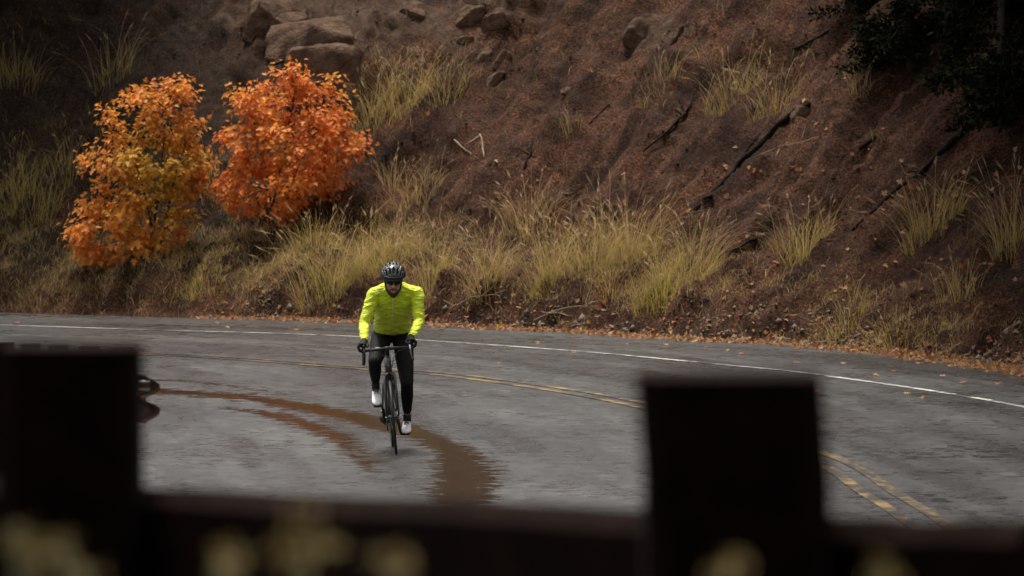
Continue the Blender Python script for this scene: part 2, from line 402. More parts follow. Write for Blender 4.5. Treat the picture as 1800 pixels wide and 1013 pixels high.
def grid_faces(a, b):
    I = np.arange(a * b).reshape(a, b)
    return np.stack([I[:-1, :-1], I[1:, :-1], I[1:, 1:], I[:-1, 1:]], -1).reshape(-1, 4)

dr = np.concatenate([np.arange(-0.3, 6.6, 0.05), np.arange(6.6, 9.5, 0.12)])
HS, HD, HP = hill_grid(VA, VB, 1, dr, True)
hpx, hpy = project(HP)
hill_me = mesh('hillside', HP.reshape(-1, 3), grid_faces(*HS.shape)[:, ::-1].copy(), True)
a = hill_me.attributes.new('sd', 'FLOAT_VECTOR', 'POINT'); a.data.foreach_set('vector', np.stack([HS * 0.1, HD, 0 * HD], -1).astype(np.float32).ravel())
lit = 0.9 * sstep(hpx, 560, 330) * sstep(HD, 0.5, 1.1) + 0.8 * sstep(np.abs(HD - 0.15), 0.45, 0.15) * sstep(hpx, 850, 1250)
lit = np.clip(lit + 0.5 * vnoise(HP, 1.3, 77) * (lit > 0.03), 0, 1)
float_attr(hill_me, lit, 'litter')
float_attr(hill_me, (0.75 * np.exp(-((hpx - 650) / 330) ** 2 - ((hpy - 20) / 95) ** 2) + .55 * np.exp(-((hpx - 1160) / 110) ** 2 - ((hpy - 50) / 60) ** 2)), 'rocky')
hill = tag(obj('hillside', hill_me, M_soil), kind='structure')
BVH = BVHTree.FromPolygons([tuple(v) for v in HP.reshape(-1, 3)], [tuple(f) for f in grid_faces(*HS.shape)])
def on_hill(px, py):
    d = ray(px, py); h = BVH.ray_cast(Vector((0, 0, CAMH)), d)
    if h[0] is None:
        t = (0 - CAMH) / d.z; return Vector((0, 0, CAMH)) + d * t, Vector((0, 0, 1))
    nrm = h[1] if h[1].z > 0 else -h[1]
    return h[0], nrm
def drop(x, y):
    h = BVH.ray_cast(Vector((x, y, 40)), Vector((0, 0, -1)))
    return h[0] if h[0] is not None else Vector((x, y, float(ramp(np.array(y)))))

# the rest of the slope, coarser, so the place goes on beyond the frame
def coarse(name, ia, ib, d0, d1, dstep, step=8):
    S, D, P = hill_grid(ia, ib, step, np.arange(d0, d1, dstep), False)
    P[..., 2] += 0.25 * fbm(P, 0.3, 3, 4) * sstep(D, 1, 3) - 0.10 * (1 if d0 > 5 else 0) + (ramp(E[S][..., 1]) * (1 - sstep(D, 4, 14)) if d0 < 5 else 0)
    me = mesh(name, P.reshape(-1, 3), grid_faces(*S.shape)[:, ::-1].copy(), True)
    a = me.attributes.new('sd', 'FLOAT_VECTOR', 'POINT'); a.data.foreach_set('vector', np.stack([S * 0.1, D, 0 * D], -1).astype(np.float32).ravel())
    tag(obj(name, me, M_soil), kind='structure')
coarse('hillside_upper', VA, VB, 9.35, 60, 0.8)
coarse('hillside_beyond', 0, VA + 1, -0.3, 60, 0.8)
coarse('hillside_near', VB - 1, len(E), -0.3, 60, 0.8)
# ground sheet under everything
gx = np.concatenate([np.linspace(-500, -40, 12), np.linspace(-36, 36, 37), np.linspace(40, 500, 12)])
gy = np.concatenate([np.linspace(-500, -40, 12), np.linspace(-36, 100, 96), np.linspace(110, 600, 12)])
GX, GY = np.meshgrid(gx, gy, indexing='ij')
GZ = ramp(GY) - 0.09
gm = mesh('ground', np.stack([GX, GY, GZ], -1).reshape(-1, 3), grid_faces(*GX.shape), True)
a = gm.attributes.new('sd', 'FLOAT_VECTOR', 'POINT'); a.data.foreach_set('vector', np.stack([GX, GY, 0 * GX], -1).astype(np.float32).ravel())
tag(obj('ground', gm, M_soil), kind='structure')

# road sheet: from the far edge inwards
def seg_sd(P, poly):
    """signed distance (negative inside) from points to a polygon, depth weighted down"""
    sc = np.array([1.0, 0.32]); P = P * sc; Q = np.array(poly) * sc; n = len(Q)
    d = np.full(len(P), 1e9); inside = np.zeros(len(P), bool)
    for i in range(n):
        a, b = Q[i], Q[(i + 1) % n]; ab = b - a; t = np.clip(((P - a) @ ab) / (ab @ ab), 0, 1)
        d = np.minimum(d, np.linalg.norm(P - a - t[:, None] * ab, axis=1))
        c = ((a[1] > P[:, 1]) != (b[1] > P[:, 1])) & (P[:, 0] < (b[0] - a[0]) * (P[:, 1] - a[1]) / (b[1] - a[1] + 1e-12) + a[0])
        inside ^= c
    return np.where(inside, -d, d)
rs = np.arange(0, len(E), 2); rd = np.concatenate([np.arange(0.0, -26.0, -0.2)])
RS, RD = np.meshgrid(rs, rd, indexing='ij')
wob = 0.10 * vnoise(np.stack([RS * 0.1, 0 * RS, 0 * RS], -1), 1.1, 41) + 0.05 * vnoise(np.stack([RS * 0.1, 0 * RS, 0 * RS], -1), 4.0, 42)
RP = np.zeros(RS.shape + (3,)); RP[..., :2] = E[RS] + N[RS] * (RD + wob * (RD > -0.3) - 0.02)[..., None]
wid = np.minimum(1, (13.5 + 0 * RS) / 26.0); RP[..., :2] = E[RS] + N[RS] * ((RD * wid) + wob * (RD > -0.3) - 0.02)[..., None]
RP[..., 2] = ramp(RP[..., 1]) + 0.0
rme = mesh('road', RP.reshape(-1, 3), grid_faces(*RS.shape), True)
ruts = [
    [(240, 681), (430, 691), (560, 710), (700, 736), (780, 763), (850, 795), (882, 830), (880, 865), (860, 905), (770, 905), (745, 865), (752, 835), (758, 800), (715, 770), (640, 753), (560, 731), (430, 705), (240, 690)],
    [(400, 716), (500, 724), (570, 745), (625, 765), (652, 795), (665, 830), (640, 830), (612, 812), (590, 782), (530, 757), (460, 732), (400, 720)],
    [(240, 666), (340, 669), (430, 681), (470, 687), (430, 684), (340, 672), (240, 669)]]
flat = RP.reshape(-1, 3)[:, :2]
sd = np.full(len(flat), 5.0); near = (flat[:, 1] > 30) & (flat[:, 1] < 75)
for r in ruts: sd[near] = np.minimum(sd[near], seg_sd(flat[near], G(r)))
float_attr(rme, sd, 'rut')
a = rme.attributes.new('lane', 'FLOAT_VECTOR', 'POINT'); a.data.foreach_set('vector', np.stack([RS * 0.1, RD * wid, 0 * RD], -1).astype(np.float32).ravel())
road = tag(obj('road', rme, M_road), kind='structure')
def stripe(name, pts, off, w, mat):
    C, s = catmull(pts, 0.3); t = np.gradient(C, axis=0); t /= np.linalg.norm(t, axis=1)[:, None]; n = np.stack([-t[:, 1], t[:, 0]], 1)
    V = []
    for q in (off - w / 2, off + w / 2):
        xy = C + n * q; V.append(np.hstack([xy, (ramp(xy[:, 1]) + 0.006)[:, None]]))
    V = np.stack(V, 1); return obj(name, mesh(name, V.reshape(-1, 3), grid_faces(len(C), 2)[:, ::-1].copy()), mat, road)
stripe('white_edge_line', white_pts, 0, 0.10, M_white)
stripe('yellow_centre_line', yellow_pts, 0.13, 0.11, M_yellow); stripe('yellow_centre_line', yellow_pts, -0.13, 0.11, M_yellow)

# ------------------------------------------------------------------ grass
def blades(base, nrm, h, az, bend, w, col, tipcol, seg=4, seed=0):
    """ribbons; base (n,3), h, az, bend (n,), col/tipcol (n,3)"""
    n = len(base); t = np.linspace(0, 1, seg + 1)[None, :, None]
    up = np.array([0, 0, 1.0])[None, None] * 0.85 + nrm[:, None] * 0.15
    dh = np.stack([np.cos(az), np.sin(az), 0 * az], -1)[:, None]
    H = h[:, None, None]; B = bend[:, None, None]
    C = base[:, None] + up * H * (t - 0.42 * B * t ** 2.2) + dh * H * (0.12 * t + B * 0.85 * t ** 2)
    r = np.random.default_rng(seed); a2 = r.uniform(-1.0, 1.0, n)
    wd = np.stack([np.cos(a2), np.sin(a2), 0 * a2], -1)[:, None]
    W = (w[:, None, None] * (1.02 - t ** 1.6) * 0.5)
    V = np.stack([C - wd * W, C + wd * W], 2).reshape(-1, 3)
    I = (np.arange(n)[:, None] * (seg + 1) + np.arange(seg)[None]) * 2
    Fq = np.stack([I, I + 1, I + 3, I + 2], -1).reshape(-1, 4)
    cc = col[:, None] * (1 - t) + tipcol[:, None] * t
    return V, Fq, np.repeat(cc[:, :, None], 2, 2).reshape(-1, 3)
STRAW = np.array([0.62, 0.43, 0.185]); OLIVE = np.array([0.54, 0.43, 0.070]); GREEN = np.array([0.42, 0.43, 0.050]); TAN = np.array([0.40, 0.265, 0.145]); BROWN = np.array([0.15, 0.098, 0.055])
def blade_cols(n, green, r):
    q = r.random(n)[:, None]; g = np.clip(r.normal(green, 0.25, n), 0, 1)[:, None]
    low = STRAW * (1 - g) + (OLIVE * (1 - q) + GREEN * q) * g
    low = low * r.uniform(0.55, 1.15, n)[:, None]
    return low, low * 0.5 + STRAW * r.uniform(0.6, 1.1, n)[:, None] * 0.5
def grass_tuft(px, py, hp, wp, green, label, n=260, heads=0.08, lean=0.0):
    n = int(n * (.55 if py < 260 else .72 if px > 1300 else .68)); hp = hp * .92
    p, nr = on_hill(px, py); r = np.random.default_rng(int(px * 7 + py * 13)); sc = F / p.y
    H, Wd = hp / sc, wp / sc
    ang = r.uniform(0, 2 * np.pi, n); rad = r.random(n) ** .6 * Wd * 1.0
    bx = p.x + rad * np.cos(ang); by = p.y + rad * np.sin(ang) * 0.6
    base = np.array([tuple(drop(x, y)) for x, y in zip(bx, by)]) - np.array([0, 0, 0.03])
    base[:, 2] = np.clip(base[:, 2], p.z - 0.35, p.z + 0.4)
    h = H * r.beta(2.2, 2.2, n) * 1.25 * (1 - 0.35 * (rad / (Wd + 1e-6)) ** 2) + 0.06
    az = np.where(r.random(n) < 0.6, ang, r.uniform(0, 2 * np.pi, n)) + lean
    bend = r.gamma(1.8, 0.30, n)
    c0, c1 = blade_cols(n, green, r); low = r.random(n) < .3; h = np.where(low, h * .5, h); bend = np.where(low, bend + .6, bend); c0[low] = c0[low] * .4 + BROWN * .8; c1[low] = c1[low] * .4 + TAN * .5
    V, Fq, C = blades(base, np.repeat(np.array(nr)[None], n, 0), h, az, np.clip(bend, 0, 1.4), r.uniform(0.0035, 0.0075, n), c0 * np.array([.78, .80, .70]), c1 * 1.05, 4, int(px))
    # flowering stalks with a drooping plume
    m = max(3, int(n * heads * 1.7)); k = r.integers(0, n, m)
    V2, F2, C2 = blades(base[k], np.repeat(np.array(nr)[None], m, 0), H * r.uniform(0.8, 1.3, m), az[k], r.uniform(0.08, 1.0, m), r.uniform(0.005, 0.007, m), np.repeat(TAN[None], m, 0) * 0.9, np.repeat(STRAW[None], m, 0) * 1.15, 5, 3)
    tip = V2.reshape(m, 6, 2, 3).mean(2); q = 3
    d = tip[:, 5] - tip[:, 4]
    pb = np.repeat(tip[:, 4], q, 0); pd = np.repeat(d, q, 0) * r.uniform(0.4, 1.15, (m * q, 1)); pd[:, 2] -= 0.02
    off = r.normal(0, 0.008, (m * q, 3)); wv = np.tile(np.array([0.0036, 0, 0.001]), (m * q, 1)) * r.uniform(0.6, 1.3, (m * q, 1))
    V3 = np.stack([pb - wv * 0.4, pb + pd * 0.5 + off - wv, pb + pd + off, pb + pd * 0.5 + off + wv], 1).reshape(-1, 3)
    F3 = (np.arange(m * q)[:, None] * 4 + np.arange(4)[None]); C3 = np.repeat(np.repeat((TAN * 1.0)[None], m * q, 0) * r.uniform(0.8, 1.4, (m * q, 1)), 4, 0)
    n1 = len(V); n2 = n1 + len(V2)
    Va = np.vstack([V, V2, V3]) - np.array(p)
    me = mesh('grass_tuft', Va, np.vstack([Fq, F2 + n1, F3 + n2])); color_attr(me, np.vstack([C, C2, C3]))
    return tag(obj('grass_tuft', me, M_grass, loc=p), label, 'grass tuft', 'grass tufts growing on the cut slope')
TUFTS = [
 (575, 512, 165, 58, .62, 'tall yellow-green grass tuft on the bank, between orange maple and cyclist', 420, .06),
 (640, 480, 130, 60, .55, 'broad yellow-green tuft on the bank just left of the helmet', 420, .05),
 (555, 425, 90, 45, .50, 'olive tuft at the lower right foot of the redder maple', 260, .06),
 (690, 465, 120, 60, .45, 'straw-green tuft directly behind the cyclist helmet', 380, .06),
 (755, 490, 120, 48, .40, 'straw coloured tuft behind the shoulder at the right of the cyclist', 320, .06),
 (735, 350, 85, 42, .30, 'thin dry tuft on bare soil above the cyclist', 130, .15),
 (690, 330, 75, 40, .20, 'sparse dry stalks beside the lower right of the redder maple', 80, .25),
 (860, 492, 130, 42, .35, 'upright pale tuft, first right of the cyclist on the bank', 260, .18),
 (930, 410, 105, 48, .22, 'dry feathery stalks standing highest in the middle of the bank', 200, .25),
 (972, 492, 140, 40, .62, 'narrow yellow-green tuft with a pale foot in mid bank', 360, .08),
 (1045, 470, 130, 48, .38, 'dry tuft between the narrow yellow tuft and the large green mass', 280, .14),
 (1105, 455, 145, 58, .52, 'large straw-topped tuft in the middle of the right grass mass', 400, .12),
 (1165, 520, 125, 52, .88, 'brightest green tuft low on the bank right of centre', 380, .04),
 (1215, 485, 140, 46, .50, 'tuft at the right end of the long grass mass under the big root', 340, .10),
 (1075, 510, 75, 45, .30, 'low dry tuft at the lip of the red bank right of centre', 180, .05),
 (1415, 450, 105, 55, .40, 'lone tuft on bare soil between the two long roots', 340, .09),
 (1640, 405, 125, 55, .42, 'bushy straw tuft beneath the long root at right', 320, .12),
 (1780, 430, 175, 38, .35, 'tall thin tuft at the right edge of the picture', 220, .15),
 (1490, 570, 80, 52, .55, 'low green-brown tuft at the slope foot on the right', 220, .06),
 (1570, 600, 65, 55, .45, 'sprawling low tuft just above the gravel verge', 200, .06),
 (1690, 520, 90, 42, .25, 'dry brown tuft low on the far right slope', 150, .12),
 (655, 215, 130, 55, .42, 'grass tuft hanging beside the big boulder', 320, .06),
 (715, 190, 115, 58, .48, 'middle tuft of the grass patch right of the boulders', 320, .06),
 (780, 165, 95, 46, .40, 'right tuft of the grass patch beside the boulders, arching over bare soil', 220, .08),
 (1290, 165, 115, 52, .45, 'grey-green tuft high on the slope above the big root', 220, .08),
 (1360, 195, 110, 46, .32, 'dry tuft standing just above the knot of the big root', 180, .10),
 (1160, 150, 85, 38, .40, 'small faint tuft high in the middle right of the slope', 110, .08),
 (1003, 218, 42, 22, .55, 'smallest yellow tuft alone on bare upper soil', 60, .02),
 (1510, 160, 75, 25, .25, 'thin tuft high on the slope near the dark evergreen', 70, .10),
 (195, 135, 125, 42, .25, 'spiky dry tuft high above the left maple', 150, .12),
 (30, 140, 120, 55, .35, 'dim olive tuft in the top left corner', 220, .05),
 (355, 485, 52, 42, .95, 'short fresh green tuft beneath the gap between both maples', 240, .0),
 (320, 445, 40, 30, .90, 'small green tuft at the right foot of the left maple', 120, .0),
 (60, 385, 110, 58, .55, 'grey-green tuft left of the left maple', 300, .06),
 (20, 330, 95, 50, .40, 'olive tuft at the left edge beside the left maple', 220, .06),
 (120, 315, 90, 45, .35, 'dull tuft behind the left flank of the left maple', 200, .08),
 (375, 330, 90, 34, .35, 'dark olive tuft in the gap between the two maples', 200, .05)]
for x, y, hp, wp, g, lab, n, hd in TUFTS: grass_tuft(x, y, hp, wp, g, lab, n, hd)

# uncountable thatch and short dead grass lying on the slope
def thatch(name, blobs, n, hrange, green, cols, seed, label):
    r = np.random.default_rng(seed); ii = r.integers(0, HP.shape[0], n * 9); jj = r.integers(6, 140, n * 9)
    x, y = hpx[ii, jj], hpy[ii, jj]; w = 0.0
    for bx, by, sx, sy, a in blobs: w = w + a * np.exp(-((x - bx) / sx) ** 2 - ((y - by) / sy) ** 2)
    w = w * (0.35 + 0.9 * (vnoise(HP[ii, jj], 1.7, seed) > -0.1))
    k = np.nonzero(r.random(len(w)) < w)[0][:n]; b = HP[ii[k], jj[k]] + r.normal(0, 0.03, (len(k), 3)) * np.array([1, 1, 0.2]) - np.array([0, 0, .01]); m = len(k)
    g = np.clip(r.normal(green, .2, m), 0, 1)[:, None]; c = cols[r.integers(0, len(cols), m)] * (1 - g) + OLIVE * g; c = c * r.uniform(.5, 1.2, m)[:, None]
    V, Fq, C = blades(b, np.repeat(np.array([[0, -.6, .8]]), m, 0), r.uniform(*hrange, m), r.uniform(0, 2 * np.pi, m), (r.gamma(2.5, .35, m) * (.5 if hrange[1] > .5 else 1)).clip(0.05, 1.7), r.uniform(.004, .008, m), c * .75, c * 1.15, 3, seed)
    me = mesh(name, V, Fq); color_attr(me, C)
    return tag(obj(name, me, M_grass), label, 'grass', kind='stuff')
thatch('dry_grass', [(60, 480, 160, 45, .9), (260, 490, 170, 28, .8), (420, 430, 90, 45, .8), (40, 400, 110, 70, .6), (530, 470, 70, 40, .6), (680, 420, 130, 60, .4), (60, 530, 200, 16, .8), (300, 520, 160, 20, .3), (860, 490, 140, 40, .7), (1100, 480, 180, 55, .7), (1480, 520, 170, 40, .22), (1620, 580, 160, 30, .5), (480, 500, 200, 22, .5), (380, 460, 120, 40, .8), (980, 530, 250, 30, .15), (690, 140, 110, 60, .3), (560, 540, 240, 18, .12)],
       36000, (.06, .26), .18, np.array([STRAW * 1.1, TAN * 1.15, BROWN * 1.2, BROWN * 2.2]), 5, 'matted dry grass and weeds covering the lower bank')
thatch('bank_grass', [(600, 440, 70, 55, .9), (690, 425, 80, 50, .9), (760, 450, 50, 40, .7), (530, 430, 50, 40, .6), (860, 455, 55, 32, .55), (960, 450, 55, 38, .7), (1080, 440, 80, 50, .9), (1190, 440, 70, 50, .9), (1420, 430, 40, 25, .5), (700, 150, 75, 50, .7), (1300, 120, 80, 45, .3), (60, 330, 90, 70, .5), (1640, 380, 40, 40, .4), (1500, 580, 120, 22, .35)],
       2600, (.12, .48), .55, np.array([STRAW * .9, STRAW * .75, TAN * .8, OLIVE]), 15, 'straw and olive grass standing along the bank between the tufts')
thatch('sparse_weeds', [(80, 300, 150, 110, .5), (60, 100, 140, 80, .22), (380, 300, 60, 110, .4), (1300, 130, 170, 80, .12), (1550, 450, 250, 130, .07), (1000, 100, 300, 100, .05), (840, 380, 160, 80, .10), (1700, 350, 120, 130, .12)],
       7000, (.08, .34), .45, np.array([STRAW * .45, TAN * .5, BROWN]), 8, 'thin weeds scattered over the upper slope')

# ------------------------------------------------------------------ maple saplings in autumn colour
def leaf_shape():
    half = [(0.0, 0.0), (0.10, 0.03), (0.42, -0.10), (0.20, 0.17), (0.64, 0.40), (0.19, 0.42), (0.26, 0.66), (0.0, 1.0)]
    V = [(0, 0, 0), (0, 0.45, -0.0)] ; R = [(x, y, 0.28 * x - 0.06 * y * y) for x, y in half[1:-1]]; L = [(-x, y, z) for x, y, z in R]
    V = [(0, 0, 0)] + R + [(0, 1.0, -0.1)] + L[::-1] + [(0, 0.4, -0.03)]
    n = len(V) - 1; Fc = [(i, (i + 1) % n, n) for i in range(n)]
    return np.array(V), np.array(Fc)
LV, LF = leaf_shape()
def leaf_batch(pos, size, Rm, col):
    n = len(pos); V = np.einsum('nij,kj->nki', Rm, LV) * size[:, None, None] + pos[:, None]
    Fc = (np.arange(n)[:, None, None] * len(LV) + LF[None]).reshape(-1, 3)
    return V.reshape(-1, 3), Fc, np.repeat(col, len(LV), 0)
def leaf_frames(n, r, outward):
    """leaf tip hangs outward and down, blade faces outward and up"""
    tip = outward * 0.7 + np.array([0, 0, -0.55]) + r.normal(0, 0.45, (n, 3)); tip /= np.linalg.norm(tip, axis=1)[:, None]
    nz = outward * 0.6 + np.array([0, -0.25, 0.8]) + r.normal(0, 0.4, (n, 3)); nz -= tip * (nz * tip).sum(1)[:, None]; nz /= np.linalg.norm(nz, axis=1)[:, None]
    x = np.cross(tip, nz); return np.stack([x, tip, nz], -1)
def in_poly(x, y, poly):
    ins = np.zeros(len(x), bool); n = len(poly)
    for i in range(n):
        (ax, ay), (bx, by) = poly[i], poly[(i + 1) % n]
        ins ^= ((ay > y) != (by > y)) & (x < (bx - ax) * (y - ay) / (by - ay + 1e-9) + ax)
    return ins
def maple(base_px, poly, palette, ncl, per, label, seed, stems, tops):
    r = np.random.default_rng(seed); p, _ = on_hill(*base_px); Yc = p.y - 0.30; sc = F / Yc
    root = tag(empty('maple_tree', p), label, 'tree', 'young maples in autumn colour')
    P2 = np.array(poly, float); x0, y0 = P2.min(0); x1, y1 = P2.max(0)
    cx = []; 
    while len(cx) < ncl:
        x, y = r.uniform(x0, x1), r.uniform(y0, y1)
        if not in_poly(np.array([x]), np.array([y]), poly)[0]: continue
        xs = np.linspace(x0, x1, 80); ok = xs[in_poly(xs, np.full(80, y), poly)]
        hw = (ok.max() - ok.min()) / 2; mid = (ok.max() + ok.min()) / 2; q = (x - mid) / (hw + 1e-6)
        dep = math.sqrt(max(0.05, 1 - q * q)) * hw / sc * 0.8
        dy = r.uniform(-1, 0.75) * dep
        edge = min(abs(q), 1)
        cx.append((x, y, dy, edge))
    for x, y in tops: cx.append((x, y, r.uniform(-.2, .1), 1.0))
    ncl = len(cx); cl = []
    for x, y, dy, e in cx:
        d = ray(x, y); t = (Yc + dy) / d.y; cl.append(np.array([d.x * t, Yc + dy, CAMH + d.z * t]))
    cl = np.array(cl); mid = np.array([cl[:, 0].mean(), Yc, cl[:, 2].mean()])
    ids = np.repeat(np.arange(ncl), per); n = len(ids)
    off = r.normal(0, 1, (n, 3)); off /= np.linalg.norm(off, axis=1)[:, None]
    rad = 0.225 * r.random(n) ** 0.6 * r.uniform(.75, 1.25, ncl)[ids]
    flat = np.array([1.1, 1.0, 0.9])
    pos = cl[ids] + off * rad[:, None] * flat
    xx, yy = project(pos)
    keep = in_poly(xx, yy, [(q[0] + (q[0] - P2[:, 0].mean()) * .04, q[1] + (q[1] - P2[:, 1].mean()) * .03) for q in poly]) | (r.random(n) < .75)
    ground = np.array([drop(a, b).z for a, b in pos[:, :2]]); keep &= pos[:, 2] > ground + 0.02
    pos, ids, off = pos[keep], ids[keep], off[keep]; n = len(pos); xx, yy = project(pos)
    out = (pos - mid) * np.array([1, 1, .6]); out = out / np.linalg.norm(out, axis=1)[:, None] * .6 + off * .6; out /= np.linalg.norm(out, axis=1)[:, None]
    Rm = leaf_frames(n, r, out); size = r.uniform(.050, .092, n)
    col = palette(pos, xx, yy, ids, ncl, r); col *= r.uniform(.75, 1.15, n)[:, None]
    front = pos[:, 1] + r.normal(0, .03, n) - 0.35 * np.linalg.norm((pos - mid)[:, [0, 2]], axis=1)
    order = np.argsort(front); big, rest = order[:300], order[300:]
    V, Fc, C = leaf_batch(pos[rest] - np.array(p), size[rest], Rm[rest], col[rest]); me = mesh('crown', V, Fc); color_attr(me, C)
    crown = tag(obj('crown', me, M_leaf, root), kind='stuff')
    lib = []
    for q in range(24):                                       # shared leaf meshes, one per shade
        c = col[big[q * 12]]; me = mesh('leaf', LV, LF); color_attr(me, np.repeat(c[None], len(LV), 0)); me.materials.append(M_leaf); lib.append((c, me))
    L = np.array([c for c, _ in lib])
    for i in big:
        k = int(np.argmin(np.abs(L - col[i]).sum(1))); o = bpy.data.objects.new('leaf', lib[k][1]); COL.objects.link(o); o.parent = crown
        M = Matrix([list(row) for row in Rm[i]]).to_4x4(); o.matrix_local = Matrix.Translation(Vector(pos[i] - np.array(p))) @ M @ Matrix.Scale(float(size[i]) * 1.3, 4)
    tips = []
    for k, (sx, sy) in enumerate(stems):                        # the stems that rise from the root
        d = ray(sx, sy); t = (Yc - .05 + .12 * (k % 2)) / d.y; tp = np.array([d.x * t, d.y * t, CAMH + d.z * t]) - np.array(p); b = np.array([.05 * (k - 1), .02, -.08])
        pts = [b + (tp - b) * u + np.array([.05 * math.sin(3 * u + k), .03 * math.sin(5 * u), .10 * math.sin(math.pi * u)]) for u in np.linspace(0, 1, 7)]
        MB().tube(pts, list(np.linspace(.026, .006, 7)), 7).build('stem', M_bark, root); tips += pts[2:]
    tips = np.array(tips); mb = MB()
    for c in cl:
        q = c - np.array(p); j = np.argmin(np.linalg.norm((tips - q) * np.array([1, 1, 1.0]) + np.array([0, 0, .15]), axis=1)); a_ = tips[j]
        m_ = (a_ + q) / 2 + np.array([0, 0, .06]); mb.tube([a_, m_, q], [.008, .005, .003], 4, False)
    tag(mb.build('twigs', M_bark, root), kind='stuff')
    return root
def lerp(a, b, t): return a * (1 - t[:, None]) + b * t[:, None]
ORANGE = np.array([.78, .27, .045]); RED = np.array([.74, .17, .055]); AMBER = np.array([.74, .36, .055]); YOLIVE = np.array([.50, .31, .022])
def pal_right(pos, xx, yy, ids, ncl, r):
    t = r.random(ncl)[ids]; c = lerp(ORANGE, RED, np.clip(t * 1.3 - .5 + r.normal(0, .22, len(ids)) + sstep(yy, 340, 390) * .4, 0, 1))
    return lerp(c, AMBER * 1.05, np.clip((r.random(ncl)[ids] - .5) * 1.3 + r.normal(0, .2, len(ids)) + .35 * sstep(yy, 330, 240) * sstep(xx, 440, 400), 0, 1))
def pal_left(pos, xx, yy, ids, ncl, r):
    q = np.hypot((xx - 275) / 105, (yy - 305) / 120)
    inner = np.clip(1.05 - q + r.normal(0, .2, len(ids)) + (r.random(ncl)[ids] - .5) * .5, 0, 1)
    c = lerp(ORANGE * 1.05, RED * 1.05, np.clip(r.random(ncl)[ids] - .45 + r.normal(0, .2, len(ids)), 0, 1))
    c = lerp(c, AMBER * .85, np.clip(r.random(len(ids)) * .8, 0, 1)); return lerp(c, YOLIVE, inner)
POLY_R = [(525, 100), (548, 130), (592, 140), (600, 185), (615, 200), (608, 235), (638, 250), (622, 290), (600, 325), (560, 350), (520, 375), (450, 395), (405, 385), (402, 360), (365, 338), (385, 308), (422, 290), (375, 245), (405, 222), (440, 205), (402, 165), (455, 158), (485, 105)]
POLY_L = [(285, 135), (330, 150), (355, 160), (345, 215), (360, 230), (368, 290), (345, 330), (335, 355), (352, 392), (330, 428), (260, 440), (200, 465), (130, 452), (140, 430), (108, 402), (165, 385), (135, 352), (180, 350), (172, 310), (140, 280), (155, 262), (198, 270), (195, 215), (183, 190), (235, 165)]
maple((475, 392), POLY_R, pal_right, 112, 46, 'bright orange-red maple sapling, right of the pair on the bank', 3, [(520, 150), (455, 230), (560, 240), (590, 290)], [(520, 122), (508, 142), (538, 150), (425, 178), (455, 172), (385, 335), (628, 255)])
maple((268, 440), POLY_L, pal_left, 118, 44, 'olive and orange maple sapling, left of the pair on the bank', 4, [(290, 190), (235, 260), (330, 260), (190, 400)], [(287, 155), (325, 165), (158, 278), (135, 405), (150, 365), (155, 445)])

# ------------------------------------------------------------------ rocks, roots, branches on the slope
import bmesh
def rock(px, py, wp, hp, label, seed, depth=0.7, tilt=0.0, blocky=0.85):
    p, nr = on_hill(px, py); sc = F / p.y; a, c = wp / sc / 2 * 1.22, hp / sc / 2 * 1.22; grow = 1.2 if wp > 80 else .9; a *= grow; c *= grow; b = depth * (a + c) / 2
    bm = bmesh.new(); bmesh.ops.create_icosphere(bm, subdivisions=4, radius=1.0); V = np.array([v.co[:] for v in bm.verts]); Fc = np.array([[v.index for v in f.verts] for f in bm.faces]); bm.free()
    m = np.abs(V).max(1)[:, None]; V = V * (1 - blocky) + V / m * blocky * .86
    r = np.random.default_rng(seed)
    for _ in range(7):                                          # flat broken faces
        n = r.normal(0, 1, 3); n /= np.linalg.norm(n); d = r.uniform(.62, .86); e = np.clip(V @ n - d, 0, None); V -= e[:, None] * n
    V = V * (1 + .10 * fbm(V + seed, 1.9, 3, seed))[:, None] + .04 * fbm(V + seed, 7, 2, seed)[:, None] * V
    V = V * np.array([a, b, c]); ct, st = math.cos(tilt), math.sin(tilt)
    V = np.stack([V[:, 0] * ct - V[:, 2] * st, V[:, 1], V[:, 0] * st + V[:, 2] * ct], 1)
    return tag(obj('rock', mesh('rock', V, Fc, False), M_rock, loc=p + Vector((0, b * .22, -.02))), label, 'rock', 'rocks bedded in the slope')
ROCKS = [(557, 75, 135, 68, 'large blocky brown boulder above the redder maple', .9, .12), (572, 165, 110, 135, 'tall smooth boulder half hidden behind the top of the redder maple', .7, .1), (478, 36, 95, 58, 'rounded dark boulder at the top, left of the blocky one', .8, 0),
 (506, 68, 34, 30, 'small dark stone wedged left of the blocky boulder', .8, 0), (722, 22, 50, 46, 'upright rock at the top edge right of the boulders', .8, .3), (825, 32, 55, 54, 'square rock at the top edge in the middle', .8, -.1),
 (868, 40, 48, 40, 'rough rock right of the square rock at the top', .8, .2), (880, 112, 26, 56, 'slanted upper slab of the stepped rocks in mid slope', .7, -.6), (866, 140, 24, 52, 'slanted lower slab of the stepped rocks in mid slope', .7, -.6),
 (852, 96, 22, 30, 'narrow stone beside the slanted slabs', .7, -.5), (818, 68, 34, 15, 'flat pale stone under the square rock', .8, .05), (1125, 60, 55, 60, 'dim rock high in the middle right of the slope', .7, -.5),
 (1018, 572, 24, 14, 'dark stone at the road edge right of the cyclist', .8, 0), (928, 570, 20, 10, 'small flat stone at the road edge beside the cyclist', .8, 0), (998, 160, 26, 20, 'small reddish stone in bare upper soil', .8, 0), (1188, 62, 40, 46, 'dim broken rock beside the roots at the top', .7, -.6)]
for k, (x, y, w, h, lab, dp, ti) in enumerate(ROCKS): rock(x, y, w, h, lab, 50 + k, dp, ti)
